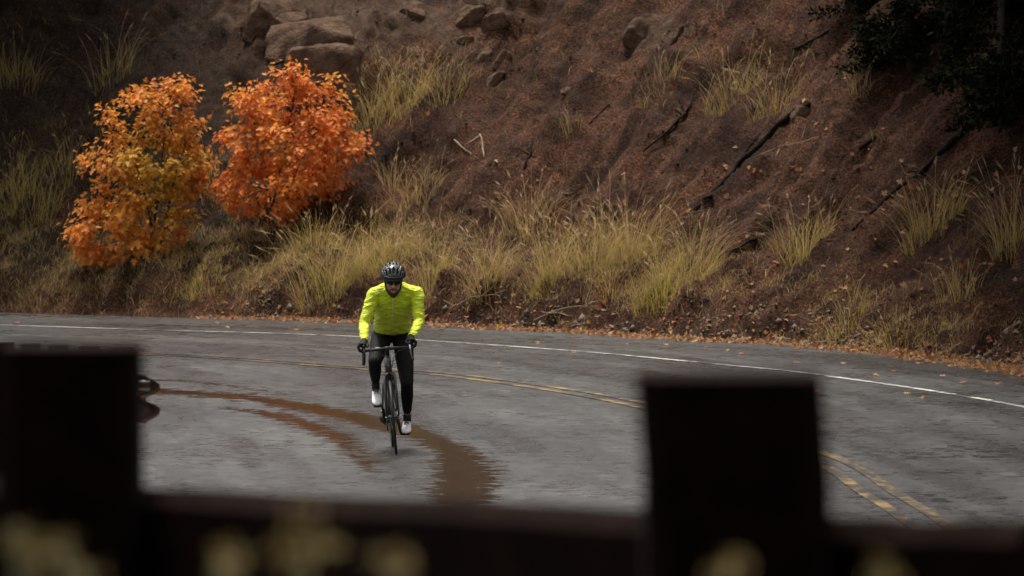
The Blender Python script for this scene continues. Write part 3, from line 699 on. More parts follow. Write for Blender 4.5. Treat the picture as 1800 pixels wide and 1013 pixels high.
def limb(name, path, r0, r1, label, mat, cat, lift=0.02, forks=(), arch=0.0):
    pts = []
    for i, (x, y) in enumerate(path):
        p, nr = on_hill(x, y); pts.append(p + nr * lift + Vector((0, 0, arch * math.sin(math.pi * i / (len(path) - 1)))))
    o = pts[0].copy(); r = random.Random(len(label)); fine = []
    for i in range(len(pts) - 1):
        for u in (0, .33, .66): fine.append(pts[i].lerp(pts[i + 1], u) + Vector((r.uniform(-1, 1), r.uniform(-1, 1), r.uniform(-1, 1))) * r0 * .5)
    fine.append(pts[-1]); m = len(fine); mb = MB()
    mb.tube([q - o for q in fine], [(r0 + (r1 - r0) * i / (m - 1)) * r.uniform(.75, 1.25) for i in range(m)], 7)
    for fk in forks:
        fp = [on_hill(x, y) for x, y in fk]; fp = [a_ + n_ * (lift + .03 * i) - o for i, (a_, n_) in enumerate(fp)]
        mb.tube(fp, list(np.linspace(r1 * 1.1 + .004, .004, len(fp))), 5)
    return tag(mb.build(name, mat, loc_parent(o)), label, cat)
def loc_parent(o):
    global _loc; _loc = o; return None
def limb_at(*a, **k):
    ob = limb(*a, **k); ob.location = _loc; return ob
limb_at('tree_root', [(1425, 185), (1385, 208), (1340, 255), (1300, 290), (1260, 330), (1222, 372)], .055, .030, 'longest dark root running down to the grass mass', M_root, 'root', forks=[[(1300, 290), (1318, 262), (1345, 240)], [(1250, 345), (1240, 350), (1215, 352)]])
limb_at('tree_root', [(1760, 180), (1690, 235), (1620, 305), (1565, 345), (1500, 405)], .045, .018, 'dark root slanting down the right side of the slope', M_root, 'root', forks=[[(1620, 305), (1598, 305), (1588, 315)]])
limb_at('tree_root', [(1192, 165), (1203, 203), (1170, 232), (1130, 268)], .032, .010, 'short crooked black root with a raised fork, mid right', M_root, 'root', forks=[[(1203, 203), (1218, 180), (1230, 160)], [(1200, 205), (1186, 196), (1180, 198)]])
limb_at('tree_root', [(1072, 185), (1045, 212), (1003, 258)], .016, .008, 'straight thin root on bare soil right of centre', M_root, 'root')
limb_at('tree_root', [(1480, 42), (1440, 65), (1392, 88)], .03, .015, 'dark root near the top right beside the evergreen', M_root, 'root', forks=[[(1395, 88), (1396, 110), (1398, 135)]])
limb_at('tree_root', [(1540, 240), (1512, 262), (1480, 278)], .035, .012, 'knotted black root between the two long roots', M_root, 'root', forks=[[(1512, 262), (1500, 250), (1490, 256)]])
limb_at('tree_root', [(935, 248), (933, 275), (920, 300), (908, 326)], .020, .008, 'upright forked black stick in mid slope', M_root, 'root', forks=[[(933, 275), (912, 262), (905, 272)], [(933, 275), (945, 262)]])
limb_at('tree_root', [(1330, 420), (1300, 435), (1262, 452)], .03, .012, 'dark root end left of the lone tuft', M_root, 'root')
limb_at('dead_branch', [(845, 238), (850, 258), (852, 278)], .018, .010, 'grey broken branch stub crossing another stick above the cyclist', M_dry, 'branch', forks=[[(845, 240), (830, 255), (822, 262)]])
limb_at('dead_branch', [(798, 247), (818, 264), (842, 281)], .014, .006, 'pale stick leaning across the grey branch stub', M_dry, 'branch')
limb_at('dead_branch', [(792, 548), (830, 532), (868, 525), (896, 528)], .012, .004, 'bare reddish twig branch on the red bank right of the cyclist', M_dry, 'branch', .05, [[(830, 532), (850, 520), (880, 508)], [(868, 525), (880, 520), (902, 518)], [(810, 540), (800, 538), (790, 534)]], .06)
limb_at('dead_branch', [(940, 565), (985, 552), (1020, 546), (1064, 548)], .013, .004, 'fallen tan branch by the road edge right of the cyclist', M_dry, 'branch', .04, [[(985, 552), (1000, 560), (1010, 566)], [(1020, 546), (1035, 540), (1050, 536)], [(985, 552), (970, 556), (955, 556)]], .05)
limb_at('dead_branch', [(1030, 540), (1040, 505), (1048, 470)], .006, .003, 'thin upright dry stalk in front of the grass mass', M_dry, 'branch', .03)
limb_at('dead_branch', [(1440, 245), (1405, 262), (1372, 268), (1330, 280)], .010, .004, 'thin pale branch arching beneath the root knot', M_dry, 'branch', .06, [[(1405, 262), (1415, 248), (1428, 228)], [(1372, 268), (1368, 285)]], .05)
rock(1408, 200, 44, 36, 'pale weathered stone lodged at the head of the longest root', 91, .8, .3)

# ------------------------------------------------------------------ evergreens above the slope
def evergreen_mesh(seed, H, R, n, c0, c1, leaf=.10):
    r = np.random.default_rng(seed); t = r.random(n) ** .8; nb = 70
    bz = np.sort(r.uniform(.04, .98, nb)); ba = r.uniform(0, 2 * np.pi, nb); bi = r.integers(0, nb, n)
    L = R * (1.02 - bz[bi]) ** .75 * r.uniform(.7, 1.1, nb)[bi]; q = r.random(n) ** .5
    pos = np.stack([np.cos(ba[bi]) * L * q, np.sin(ba[bi]) * L * q, bz[bi] * H - .18 * L * q], -1) + r.normal(0, .13, (n, 3)) * (L[:, None] * .5 + .2)
    d = r.normal(0, 1, (n, 3)); d[:, :2] += pos[:, :2] * .8; d /= np.linalg.norm(d, axis=1)[:, None]; w = np.cross(d, r.normal(0, 1, (n, 3))); w /= np.linalg.norm(w, axis=1)[:, None]
    s = (leaf * r.uniform(.6, 1.3, n))[:, None]; V = np.stack([pos, pos + d * s * .5 + w * s * .22, pos + d * s, pos + d * s * .5 - w * s * .22], 1).reshape(-1, 3)
    Fc = np.arange(n * 4).reshape(n, 4); c = c0 * (1 - r.random(n)[:, None]) + c1 * r.random(n)[:, None]
    me = mesh('foliage', V, Fc); color_attr(me, np.repeat(c, 4, 0)); me.materials.append(M_ever)
    mb = MB(); mb.tube([(0, 0, -.3), (0, 0, H * .5), (.03, 0, H * .95)], [R * .07, R * .05, R * .01], 8)
    for k in range(0, nb, 2):
        l_ = R * (1.02 - bz[k]) ** .75 * .8; mb.tube([(0, 0, bz[k] * H), (math.cos(ba[k]) * l_, math.sin(ba[k]) * l_, bz[k] * H - .15 * l_)], [R * .018, R * .005], 4, False)
    tm = mb.me('trunk'); tm.materials.append(M_bark)
    return me, tm
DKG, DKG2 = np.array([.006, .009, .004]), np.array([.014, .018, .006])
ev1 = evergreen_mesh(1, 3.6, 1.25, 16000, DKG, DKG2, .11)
def plant_tree(name, meshes, loc, rot, sc_, label, group):
    root = tag(empty(name, loc), label, 'tree', group); root.rotation_euler = (0, 0, rot); root.scale = (sc_,) * 3
    obj('foliage', meshes[0], None, root); obj('trunk', meshes[1], None, root); return root
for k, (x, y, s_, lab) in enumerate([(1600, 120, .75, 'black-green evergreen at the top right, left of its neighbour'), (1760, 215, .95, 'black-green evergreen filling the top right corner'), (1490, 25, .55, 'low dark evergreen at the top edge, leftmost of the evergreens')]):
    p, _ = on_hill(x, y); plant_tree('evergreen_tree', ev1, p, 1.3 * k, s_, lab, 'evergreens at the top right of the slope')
def shade_canopy_mesh(seed, H, R, n, leaf):
    r = np.random.default_rng(seed); nb = 46; c = r.normal(0, 1, (nb, 3)); c /= np.linalg.norm(c, axis=1)[:, None]; c = c * np.array([R, R, H * .30]) * (r.random(nb) ** .4)[:, None] + np.array([0, 0, H * .68])
    bi = r.integers(0, nb, n); pos = c[bi] + r.normal(0, 1, (n, 3)) * np.array([.55, .55, .35]); d = r.normal(0, 1, (n, 3)); d /= np.linalg.norm(d, axis=1)[:, None]; w = np.cross(d, r.normal(0, 1, (n, 3))); w /= np.linalg.norm(w, axis=1)[:, None]
    s_ = (leaf * r.uniform(.6, 1.3, n))[:, None]; V = np.stack([pos, pos + d * s_ * .5 + w * s_ * .35, pos + d * s_, pos + d * s_ * .5 - w * s_ * .35], 1).reshape(-1, 3)
    me = mesh('foliage', V, np.arange(n * 4).reshape(n, 4)); color_attr(me, np.repeat(np.array([[.030, .038, .013]]) * r.uniform(.6, 1.4, (n, 1)), 4, 0)); me.materials.append(M_ever)
    mb = MB().tube([(0, 0, -.4), (.1, 0, H * .3), (0, .1, H * .75)], [.22, .17, .06], 9)
    for q in c[::2]: mb.tube([(.05, 0, H * .38), tuple(np.array([0, 0, H * .5]) * .5 + q * .5), tuple(q)], [.07, .045, .012], 5, False)
    tm = mb.me('trunk'); tm.materials.append(M_bark); return me, tm
shade_canopy = shade_canopy_mesh(2, 8.5, 3.3, 15000, .36)
def hill_at(x, y):
    k = int(np.argmin((E[:, 0] - x) ** 2 + (E[:, 1] - y) ** 2)); d = float(np.hypot(E[k, 0] - x, E[k, 1] - y)); return V3_((x, y, float(hill_z(np.array(float(k)), np.array(d))) - .3))
V3_ = Vector
for k, (x, y, lab) in enumerate([(-9.5, 91.0, 'added broad shade tree on the crest above the left maple, out of frame'), (-13.5, 93.0, 'added broad shade tree on the crest at the far left, out of frame'), (12.2, 74.5, 'added broad shade tree on the crest behind the evergreens, out of frame'), (13.0, 68.0, 'added broad shade tree on the crest at the far right, out of frame'), (9.8, 80.0, 'added broad shade tree on the crest left of the evergreens, out of frame'), (-11.0, 85.6, 'added broad shade tree on the slope beyond the left edge, out of frame'), (-13.2, 84.4, 'added broad shade tree at the slope foot farther left, out of frame'), (8.7, 66.5, 'added broad shade tree on the slope beyond the right edge, out of frame'), (9.6, 59.5, 'added broad shade tree on the slope nearer on the right, out of frame'), (-11.5, 88.5, 'added broad shade tree up the slope beyond the left maple, out of frame'), (8.4, 71.0, 'added broad shade tree on the slope beside the evergreens, out of frame'), (8.2, 75.5, 'added broad shade tree high behind the evergreens, out of frame')]):
    plant_tree('added_shade_tree', shade_canopy, hill_at(x, y), 2.1 * k, 1.0 + .08 * (k % 3) + (.18 if k > 4 else 0) + (.15 if y == 62.5 else 0), lab, 'added shade trees around the top of the slope')  # unseen trees added to darken the upper corners of the slope
for k, (x, y, lab) in enumerate([(-5.6, 3.0, 'added broad shade tree left of the camera, out of frame'), (-2.5, -4.0, 'added broad shade tree behind the camera to the left, out of frame'), (2.6, -4.5, 'added broad shade tree behind the camera to the right, out of frame'), (-6.5, -1.0, 'added broad shade tree farther left of the camera, out of frame'), (6.8, -1.0, 'added broad shade tree farther right of the camera, out of frame')]):
    plant_tree('added_shade_tree', shade_canopy, (x, y, float(ramp(np.array(y))) - .1), 1.7 * k + .4, 1.0, lab, 'added shade trees around the viewpoint')  # unseen trees added to keep light off the near barrier
# a few yellowing leaves of a shrub against the dark evergreen
p, _ = on_hill(1775, 110); r = np.random.default_rng(9); n = 150
pos = r.normal(0, 1, (n, 3)) * np.array([.22, .12, .35]) + np.array([0, -.9, .25])
V, Fc, C = leaf_batch(pos, r.uniform(.03, .06, n), leaf_frames(n, r, np.tile(np.array([[0, -1., 0]]), (n, 1))), np.repeat(np.array([[.20, .17, .03]]), n, 0) * r.uniform(.4, 1.2, (n, 1)))
root = tag(empty('shrub', p), 'sparse yellow-leaved shrub against the evergreen at the right edge', 'shrub'); me = mesh('foliage', V, Fc); color_attr(me, C); tag(obj('foliage', me, M_leaf, root), kind='stuff')
MB().tube([(0, 0, -.1), (.02, -.5, .1), (0, -.9, .7)], [.02, .012, .004], 6).build('stem', M_bark, root)

# ------------------------------------------------------------------ fallen leaves and verge gravel
LNAME = ['tan', 'orange-brown', 'pale', 'red', 'yellow', 'brown']
LCOL = [(.55, .27, .12), (.50, .19, .07), (.62, .36, .20), (.42, .13, .05), (.58, .33, .09), (.34, .18, .09)]
leafmats = []
for c in LCOL:
    me = mesh('fallen_leaf', LV * np.array([1, 1, 1.6]), LF); color_attr(me, np.repeat(np.array([c]), len(LV), 0)); me.materials.append(M_leaf); leafmats.append(me)
def zone(P):
    x, y = project(np.array(P)); best = min(((730, 430, 'behind the cyclist'), (900, 330, 'in mid slope above the grass'), (1080, 260, 'near the thin straight root'), (1290, 300, 'beside the longest root'), (1180, 540, 'below the brightest green tuft'), (1400, 520, 'below the lone tuft'), (1560, 340, 'beside the right-hand root'), (1700, 470, 'near the right edge'), (1620, 610, 'by the gravel at right'), (1320, 605, 'right of the grass mass'), (1000, 585, 'right of the cyclist'), (450, 570, 'left of the cyclist'), (1600, 690, 'beyond the right post')), key=lambda q: abs(q[0] - x) + 1.4 * abs(q[1] - y))
    return ' ' + best[2]
def fallen(P, nr, r, label, group, size):
    o = bpy.data.objects.new('fallen_leaf', leafmats[(ci := int(r.integers(0, len(leafmats))))]); COL.objects.link(o)
    label = LNAME[ci] + ' ' + label + zone(P)
    q = Vector(nr).to_track_quat('Z', 'Y'); M = q.to_matrix() @ Matrix.Rotation(r.uniform(0, 6.28), 3, 'Z') @ Matrix.Rotation(r.normal(0, .35), 3, 'X')
    o.matrix_world = Matrix.Translation(Vector(P) + Vector(nr) * .012) @ M.to_4x4() @ Matrix.Scale(size, 4)
    tag(o, label, 'leaf', group)
r = np.random.default_rng(21); cnt = 0
while cnt < 150:
    x, y = r.uniform(620, 1795), r.uniform(120, 620)
    if r.random() > (0.12 + .88 * sstep(np.array(x), 700, 1600)) * (.25 + .75 * sstep(np.array(y), 150, 450)): continue
    P, nr = on_hill(x, y)
    if P.z < .05: continue
    fallen(P, nr, r, 'fallen leaf on the bare soil slope', 'fallen leaves on the slope', r.uniform(.045, .095)); cnt += 1
for cnt in range(90):
    x = 1800 - 1150 * r.random() ** 1.5; k = int(np.argmin(np.abs(hpx[:, 6] - x))); d = r.normal(.12, .22); P = E[HS[k, 0]] + N[HS[k, 0]] * d; q = drop(*P) if d > -.1 else Vector((P[0], P[1], .0))
    fallen(q, (0, 0, 1), r, 'fallen leaf in the litter at the road edge', 'fallen leaves along the road edge', r.uniform(.06, .10))
for x, y in [(1535, 661), (1572, 655), (1245, 612), (1225, 602), (1168, 608), (1300, 625), (1100, 607), (1330, 598), (1480, 642), (1625, 700), (1590, 695), (1660, 664), (900, 612), (1005, 603), (945, 607), (378, 569), (397, 577), (436, 570), (522, 582), (33, 570), (1735, 698), (1690, 676), (1440, 690), (1395, 640), (1282, 617), (1010, 622), (875, 640), (1755, 676)]:
    P = gpt(x, y); fallen((P[0], P[1], .004), (0, 0, 1), r, 'fallen leaf on the wet asphalt', 'fallen leaves on the road', r.uniform(.06, .09))
def scatter_litter():
    n = 4200; x = 1850 - 1500 * r.random(n) ** 1.9; cols = np.array(LCOL) * .95
    ks = np.array([int(np.argmin(np.abs(hpx[:, 6] - q))) for q in x]); d = np.clip(r.normal(.18, .27, n), -.35, 1.1)
    P = np.zeros((n, 3)); P[:, :2] = E[HS[ks, 0]] + N[HS[ks, 0]] * d[:, None]; P[:, :2] += r.normal(0, .05, (n, 2)); P[:, 2] = [max(.004, drop(*q).z) + .01 for q in P[:, :2]]
    R_ = leaf_frames(n, r, np.tile(np.array([[0, 0, 1.]]), (n, 1)) + r.normal(0, .3, (n, 3))); V, Fc, C = leaf_batch(P, r.uniform(.03, .07, n), R_, cols[r.integers(0, len(cols), n)] * r.uniform(.4, 1.1, (n, 1)))
    me = mesh('leaf_litter', V, Fc); color_attr(me, C); tag(obj('leaf_litter', me, M_leaf), 'brown and orange leaf litter heaped along the road edge', 'leaf litter', kind='stuff')
    n = 5200; x = 1900 - 1500 * r.random(n) ** 2.2; ks = np.array([int(np.argmin(np.abs(hpx[:, 6] - q))) for q in x]); d = np.clip(np.abs(r.normal(.0, .45, n)), 0, 1.4) - .12
    P = np.zeros((n, 3)); P[:, :2] = E[HS[ks, 0]] + N[HS[ks, 0]] * d[:, None] + r.normal(0, .05, (n, 2)); P[:, 2] = [drop(*q).z for q in P[:, :2]]
    base = np.array([(1, 0, 0), (0, 1, 0), (-1, 0, 0), (0, -1, 0), (0, 0, .8), (0, 0, -.8)]); oc = np.array([(0, 1, 4), (1, 2, 4), (2, 3, 4), (3, 0, 4), (1, 0, 5), (2, 1, 5), (3, 2, 5), (0, 3, 5)])
    V = (base[None] * r.uniform(.6, 1.4, (n, 6, 1)) * (r.gamma(2.2, .008, n) + .006)[:, None, None] * r.uniform(.6, 1.3, (n, 1, 3))) + P[:, None]
    tag(obj('gravel', mesh('gravel', V.reshape(-1, 3), (np.arange(n)[:, None, None] * 6 + oc[None]).reshape(-1, 3)), M_gravel), 'coarse brown gravel strewn along the foot of the slope', 'gravel', kind='stuff')
scatter_litter()

# ------------------------------------------------------------------ bicycle
M_frame = simple('dark_carbon_frame', (0.020, 0.021, 0.017), 0.28, coat=0.6, noise=0.3, scale=40)
M_black = simple('black_rubber', (0.012, 0.012, 0.012), 0.6)
M_tape = simple('black_bar_tape', (0.010, 0.010, 0.011), 0.65)
M_alloy = simple('polished_alloy', (0.55, 0.54, 0.52), 0.28, metal=1.0)
M_steel = simple('dark_steel', (0.10, 0.10, 0.10), 0.35, metal=1.0)
M_rim = simple('dark_rim', (0.015, 0.015, 0.014), 0.45)
bp0 = gpt(697, 798)
bike = tag(empty('bicycle', (bp0[0], bp0[1], 0.0)), 'black road bicycle with drop handlebars ridden along the wet road', 'bicycle')
YAW, LEAN = math.atan(0.055), math.radians(5.0)
BM = Matrix.Rotation(YAW, 4, 'Z') @ Matrix.Rotation(-LEAN, 4, 'Y')
bike.rotation_euler = BM.to_euler()
def fu(f, u, r=0.0): return (r, -f, u)                       # forward (towards the camera), up, right in the picture
bb = (-.59, .27); ra = (-1.0, .335); hb = (-.070, .72); ht = (-.122, .885); st = (-.735, .80)
f_ = MB()
f_.tube([fu(*hb), fu(*ht)], [.030, .026], 12)                # head tube
f_.tube([fu(-.085, .76), fu(-.34, .51), fu(*bb)], [.030, .031, .032], 12)
f_.tube([fu(-.115, .86), fu(-.42, .835), fu(*st)], [.022, .019, .017], 10)
f_.tube([fu(*bb), fu(*st), fu(-.745, .84)], [.022, .018, .017], 10)
f_.tube([fu(bb[0], bb[1], -.04), fu(bb[0], bb[1], .04)], .028, 12)
for s in (-1, 1):
    f_.tube([fu(bb[0], bb[1], s * .03), fu(-.78, .30, s * .058), fu(ra[0], ra[1], s * .066)], [.013, .011, .009], 8)
    f_.tube([fu(-.70, .72, s * .012), fu(-.84, .57, s * .045), fu(ra[0], ra[1], s * .066)], [.009, .009, .008], 8)
f_.build('frame', M_frame, bike)
STEER = Matrix.Translation(Vector(fu(-.09, .8))) @ Matrix.Rotation(math.radians(-1.5), 4, 'Z') @ Matrix.Translation(-Vector(fu(-.09, .8)))
def steer(o): o.matrix_local = STEER; return o
fk = MB(); fk.tube([fu(-.068, .715, -.045), fu(-.066, .722), fu(-.068, .715, .045)], [.018, .026, .018], 10)
for s in (-1, 1): fk.tube([fu(-.068, .715, s * .042), fu(-.045, .55, s * .050), fu(0, .335, s * .054)], [.017, .014, .009], 8)
fork = steer(fk.build('fork', M_frame, bike))
def wheel(f, name, front):
    w = MB().torus(fu(f, .335), .3225, .0135, n=64, m=10).me('tyre')
    wo_ = empty(name, (0, 0, 0)); wo_.parent = bike
    obj('tyre', w, M_black, wo_); MB().torus(fu(f, .335), .290, .011, n=64, m=8, sy=2.0).build('rim', M_rim, wo_)
    sp = MB()
    for k in range(20):
        a = 2 * math.pi * k / 20; s = 1 if k % 2 else -1
        sp.tube([fu(f + .02 * math.cos(a + .5), .335 + .02 * math.sin(a + .5), s * .03), fu(f + .28 * math.cos(a), .335 + .28 * math.sin(a))], .0014, 4, False)
    sp.build('spokes', M_steel, wo_)
    hw = .052 if front else .066
    MB().tube([fu(f, .335, -hw), fu(f, .335, -.03), fu(f, .335, 0), fu(f, .335, .03), fu(f, .335, hw)], [.010, .022, .013, .022, .010], 12).build('hub', M_steel, wo_)
    MB().tube([fu(f, .335, -hw - .016), fu(f, .335, -hw - .004)], .009, 8).tube([fu(f, .335, hw + .004), fu(f, .335, hw + .016)], .009, 8).build('axle_nuts', M_alloy, wo_)
    if front: MB().tube([fu(f, .335, hw + .014), fu(f - .02, .345, hw + .022), fu(f - .055, .36, hw + .020)], [.006, .006, .004], 6).build('quick_release', M_alloy, wo_)
    return wo_
steer(wheel(0.0, 'front_wheel', True)); wheel(-1.0, 'rear_wheel', False)
BARC = (-.035, .955)
MB().tube([fu(-.125, .885), fu(-.130, .925)], .021, 10).tube([fu(-.128, .915), fu(*BARC)], [.021, .019], 10).tube([fu(-.036, .955, -.022), fu(-.036, .955, .022)], .022, 12).build('stem', M_black, bike).matrix_local = STEER
HOOD = (.045, .972)
bars = MB(); hoods = []; 
for s in (-1, 1):
    bars.tube([fu(BARC[0], BARC[1], 0), fu(BARC[0], BARC[1], s * .10), fu(-.03, .953, s * .175), fu(-.005, .952, s * .205), fu(.035, .945, s * .212), fu(.062, .915, s * .213), (s * .216, -.058, .872), (s * .220, -.02, .842), (s * .222, .03, .836), (s * .223, .085, .838)], [.016, .0145, .0135, .014, .0155, .0155, .0155, .0155, .0155, .0155], 10)
hbar = steer(bars.build('handlebar', M_tape, bike))
MB().tube([fu(-.0355, .9705, -.105), fu(-.0355, .9705, -.065)], .004, 6).build('decal', simple('white_decal', (.75, .75, .72), .4), hbar)
for s in (-1, 1):
    h_ = MB().capsule(fu(.03, .945, s * .213), fu(.085, .975, s * .210), .020, .018, 10).capsule(fu(.085, .975, s * .210), fu(.105, 1.000, s * .208), .018, .013, 10).build('brake_hood', M_black, hbar)
    lv = MB().tube([fu(.105, .985, s * .208), fu(.118, .94, s * .210), fu(.105, .885, s * .216), fu(.090, .845, s * .220)], [.010, .0085, .007, .006], 8).build('brake_lever', M_alloy if s > 0 else M_steel, hbar)
cb = MB()
for s, dx in ((-1, .02), (1, .05)):
    cb.tube([fu(.07, .955, s * .200), fu(.03, .93, s * .10), fu(.055, .87, dx), fu(.02, .80, dx * .7), fu(-.05, .77, .02 * s)], .0028, 6)
cb.tube([fu(-.01, .945, .03), fu(.06, .90, .075), fu(.05, .845, .060), fu(-.03, .84, .02)], .0026, 6)
steer(cb.build('brake_cable', M_black, bike))
br = MB(); 
for s in (-1, 1): br.tube([fu(-.035, .735, s * .004), fu(-.025, .715, s * .035), fu(-.022, .672, s * .028)], [.009, .008, .007], 8)
br.tube([fu(-.05, .735), fu(-.015, .738)], .008, 8); steer(br.build('front_brake', M_steel, bike))
br = MB()
for s in (-1, 1): br.tube([fu(-.83, .70, s * .004), fu(-.835, .67, s * .035), fu(-.84, .64, s * .026)], [.009, .008, .007], 8)
br.build('rear_brake', M_steel, bike)
MB().tube([fu(-.742, .82), fu(-.785, .985)], .0135, 10).build('seatpost', M_black, bike)
sd_ = MB(); sd_.loft([((0, .66, 1.0), .015, .018, (0, 0, 1)), ((0, .70, 1.005), .022, .018, (0, 0, 1)), ((0, .80, 1.005), .04, .02, (0, 0, 1)), ((0, .88, 1.01), .07, .022, (0, 0, 1)), ((0, .925, 1.015), .068, .016, (0, 0, 1))], 14)
sd_.build('saddle', M_black, bike)
CA = math.radians(33)                                         # crank angle: his right foot up and forward
pr = (bb[0] + .172 * math.sin(CA), bb[1] + .172 * math.cos(CA)); pl = (bb[0] - .172 * math.sin(CA), bb[1] - .172 * math.cos(CA))
cr = MB().tube([fu(bb[0], bb[1], -.062), fu(*pr, -.078)], [.017, .011], 8).tube([fu(bb[0], bb[1], .055), fu(*pl, .078)], [.017, .011], 8).tube([fu(bb[0], bb[1], -.07), fu(bb[0], bb[1], .06)], .015, 8)
crank = cr.build('crank', M_black, bike)
ring = MB().torus(fu(bb[0], bb[1], -.045), .098, .004, n=40, m=6).torus(fu(bb[0], bb[1], -.045), .070, .005, n=40, m=6)
for k in range(5):
    a = 2 * math.pi * k / 5; ring.tube([fu(bb[0], bb[1], -.047), fu(bb[0] + .09 * math.cos(a), bb[1] + .09 * math.sin(a), -.047)], .008, 5)
ring.build('chainring', M_steel, crank)
for q, s in ((pr, -1), (pl, 1)): MB().box(fu(q[0], q[1], s * .118), (.036, .040, .008)).tube([fu(q[0], q[1], s * .075), fu(q[0], q[1], s * .15)], .007, 6).build('pedal', M_black, crank, False)
ch = MB().tube([fu(bb[0], bb[1] + .098, -.045), fu(ra[0], ra[1] + .045, -.045)], .0045, 5).tube([fu(bb[0], bb[1] - .098, -.045), fu(-.93, .21, -.047), fu(-.975, .235, -.047), fu(-.985, .275, -.047), fu(-1.03, .31, -.045)], .0045, 5)
ch.build('chain', M_steel, bike)
cs = MB()
for k in range(6): cs.torus(fu(ra[0], ra[1], -.036 - k * .0035), .028 + .006 * (5 - k), .0035, n=28, m=5)
cs.build('cassette', M_steel, bike)
MB().box(fu(-.985, .265, -.078), (.014, .022, .032)).tube([fu(-1.0, .32, -.07), fu(-.985, .27, -.085), fu(-.955, .215, -.052)], [.012, .018, .011], 8).torus(fu(-.94, .215, -.048), .018, .005, n=18, m=5).torus(fu(-.98, .262, -.048), .018, .005, n=18, m=5).build('rear_derailleur', M_black, bike)

# ------------------------------------------------------------------ the rider (same origin as the bicycle, upright)
M_skin = simple('skin', (0.43, 0.235, 0.165), 0.5, noise=0.12, scale=30)
M_tights = simple('black_wet_tights', (0.009, 0.009, 0.010), 0.75, noise=0.6, scale=45, bump=0.5, spec=0.14)
M_glove = simple('black_gloves', (0.008, 0.008, 0.009), 0.7, bump=0.3, scale=60, spec=0.2)
M_sock = simple('black_socks', (0.012, 0.012, 0.016), 0.8)
M_shoe = simple('white_shoes', (0.78, 0.77, 0.76), 0.35, noise=0.05, scale=30)
M_lace = simple('grey_shoe_print', (0.16, 0.16, 0.20), 0.5)
M_hair = simple('dark_brown_beard', (0.032, 0.018, 0.012), 0.8, noise=0.5, scale=120, bump=0.8)
M_lens = simple('black_lens', (0.004, 0.004, 0.005), 0.3, spec=0.3)
M_helmet = simple('grey_gloss_helmet', (0.018, 0.019, 0.020), 0.4, coat=0.15)
M_liner = simple('black_helmet_liner', (0.006, 0.006, 0.007), 0.7)
M_ribs = simple('light_grey_helmet_trim', (0.05, 0.052, 0.055), 0.3, coat=0.5)
M_zip = simple('pale_zip', (0.75, 0.80, 0.45), 0.4)
M_lip = simple('lips', (0.30, 0.12, 0.10), 0.5)
def jersey_mat():
    m, n, l, b = newmat('fluorescent_yellow_jacket'); tc = n.new('ShaderNodeTexCoord'); P = tc.outputs['Object']
    c = ramp_node(n, l, noise_node(n, l, P, 14, 4), [(0.3, (0.58, 0.70, 0.006)), (0.7, (0.67, 0.79, 0.010))]); l.new(c, b.inputs['Base Color'])
    b.inputs['Roughness'].default_value = 0.55; b.inputs['Sheen Weight'].default_value = 0.15
    mp = n.new('ShaderNodeMapping'); mp.inputs['Scale'].default_value = (6, 6, 22); l.new(P, mp.inputs['Vector'])
    bp = n.new('ShaderNodeBump'); bp.inputs['Distance'].default_value = 0.03; bp.inputs['Strength'].default_value = 1.0
    l.new(noise_node(n, l, mp.outputs[0], 1.5, 4, 0.55, 1.0), bp.inputs['Height']); l.new(bp.outputs[0], b.inputs['Normal']); return m
M_jersey = jersey_mat()
rider = empty('person', (bp0[0], bp0[1], 0.0))
tag(rider, 'person in fluorescent yellow jacket, black tights, helmet and sunglasses riding the bicycle', 'person')
def bw(p): return BM.to_3x3() @ Vector(p)                       # bicycle point -> rider frame
V3 = Vector
hipR, hipL = V3((-.150, .77, 1.02)), V3((.040, .77, 1.02))
pedR, pedL = bw(fu(*pr, -.118)), bw(fu(*pl, .118))
kneeR, kneeL = V3((-.205, .345, .815)), V3((.085, .50, .615))
ankR = pedR + V3((-.022, .115, .165)); ankL = pedL + V3((.012, .125, .105))
shR, shL = V3((-.212, .325, 1.425)), V3((.176, .325, 1.432))
haR, haL = bw((-.212, -.052, 1.005)), bw((.212, -.052, 1.005))
elR, elL = V3((-.300, .235, 1.165)), V3((.205, .235, 1.185))
wrR, wrL = haR + V3((.004, .055, .035)), haL + V3((.004, .055, .035))
HC = V3((-.032, .165, 1.575)); HP_ = math.radians(17)
HM = Matrix.Rotation(math.radians(4), 3, 'Z') @ Matrix.Rotation(HP_, 3, 'X') @ Matrix(((1, 0, 0), (0, -1, 0), (0, 0, 1))) # face along -Y, pitched down; local y = out of the face
def hl(x, y, z): return HC + HM @ V3((x, y, z))
SPA = V3((0, -.63, .77))
def torso(mb, g=0.0):
    ax = V3((0, -.72, -.69))                                   # chest direction
    mb.loft([((-.055, .80, 1.02), .150 + g, .115 + g, (0, -1, .15)), ((-.055, .73, 1.09), .165 + g, .120 + g, (0, -.9, -.35)), ((-.048, .60, 1.20), .163 + g, .115 + g, ax), ((-.038, .48, 1.305), .175 + g, .122 + g, ax), ((-.028, .375, 1.405), .197 + g, .122 + g, ax), ((-.025, .300, 1.470), .185 + g, .095 + g, ax), ((-.027, .250, 1.510), .085 + g, .070 + g, ax)], 28)
def arm(mb, sh, el, wr, g=0.0):
    mb.capsule(V3((-.027 + (.045 if sh.x > 0 else -.045),   .285, 1.500)), sh, .054 + g, .070 + g); mb.capsule(sh, el, .068 + g, .048 + g); mb.capsule(el, wr, .049 + g, .033 + g)
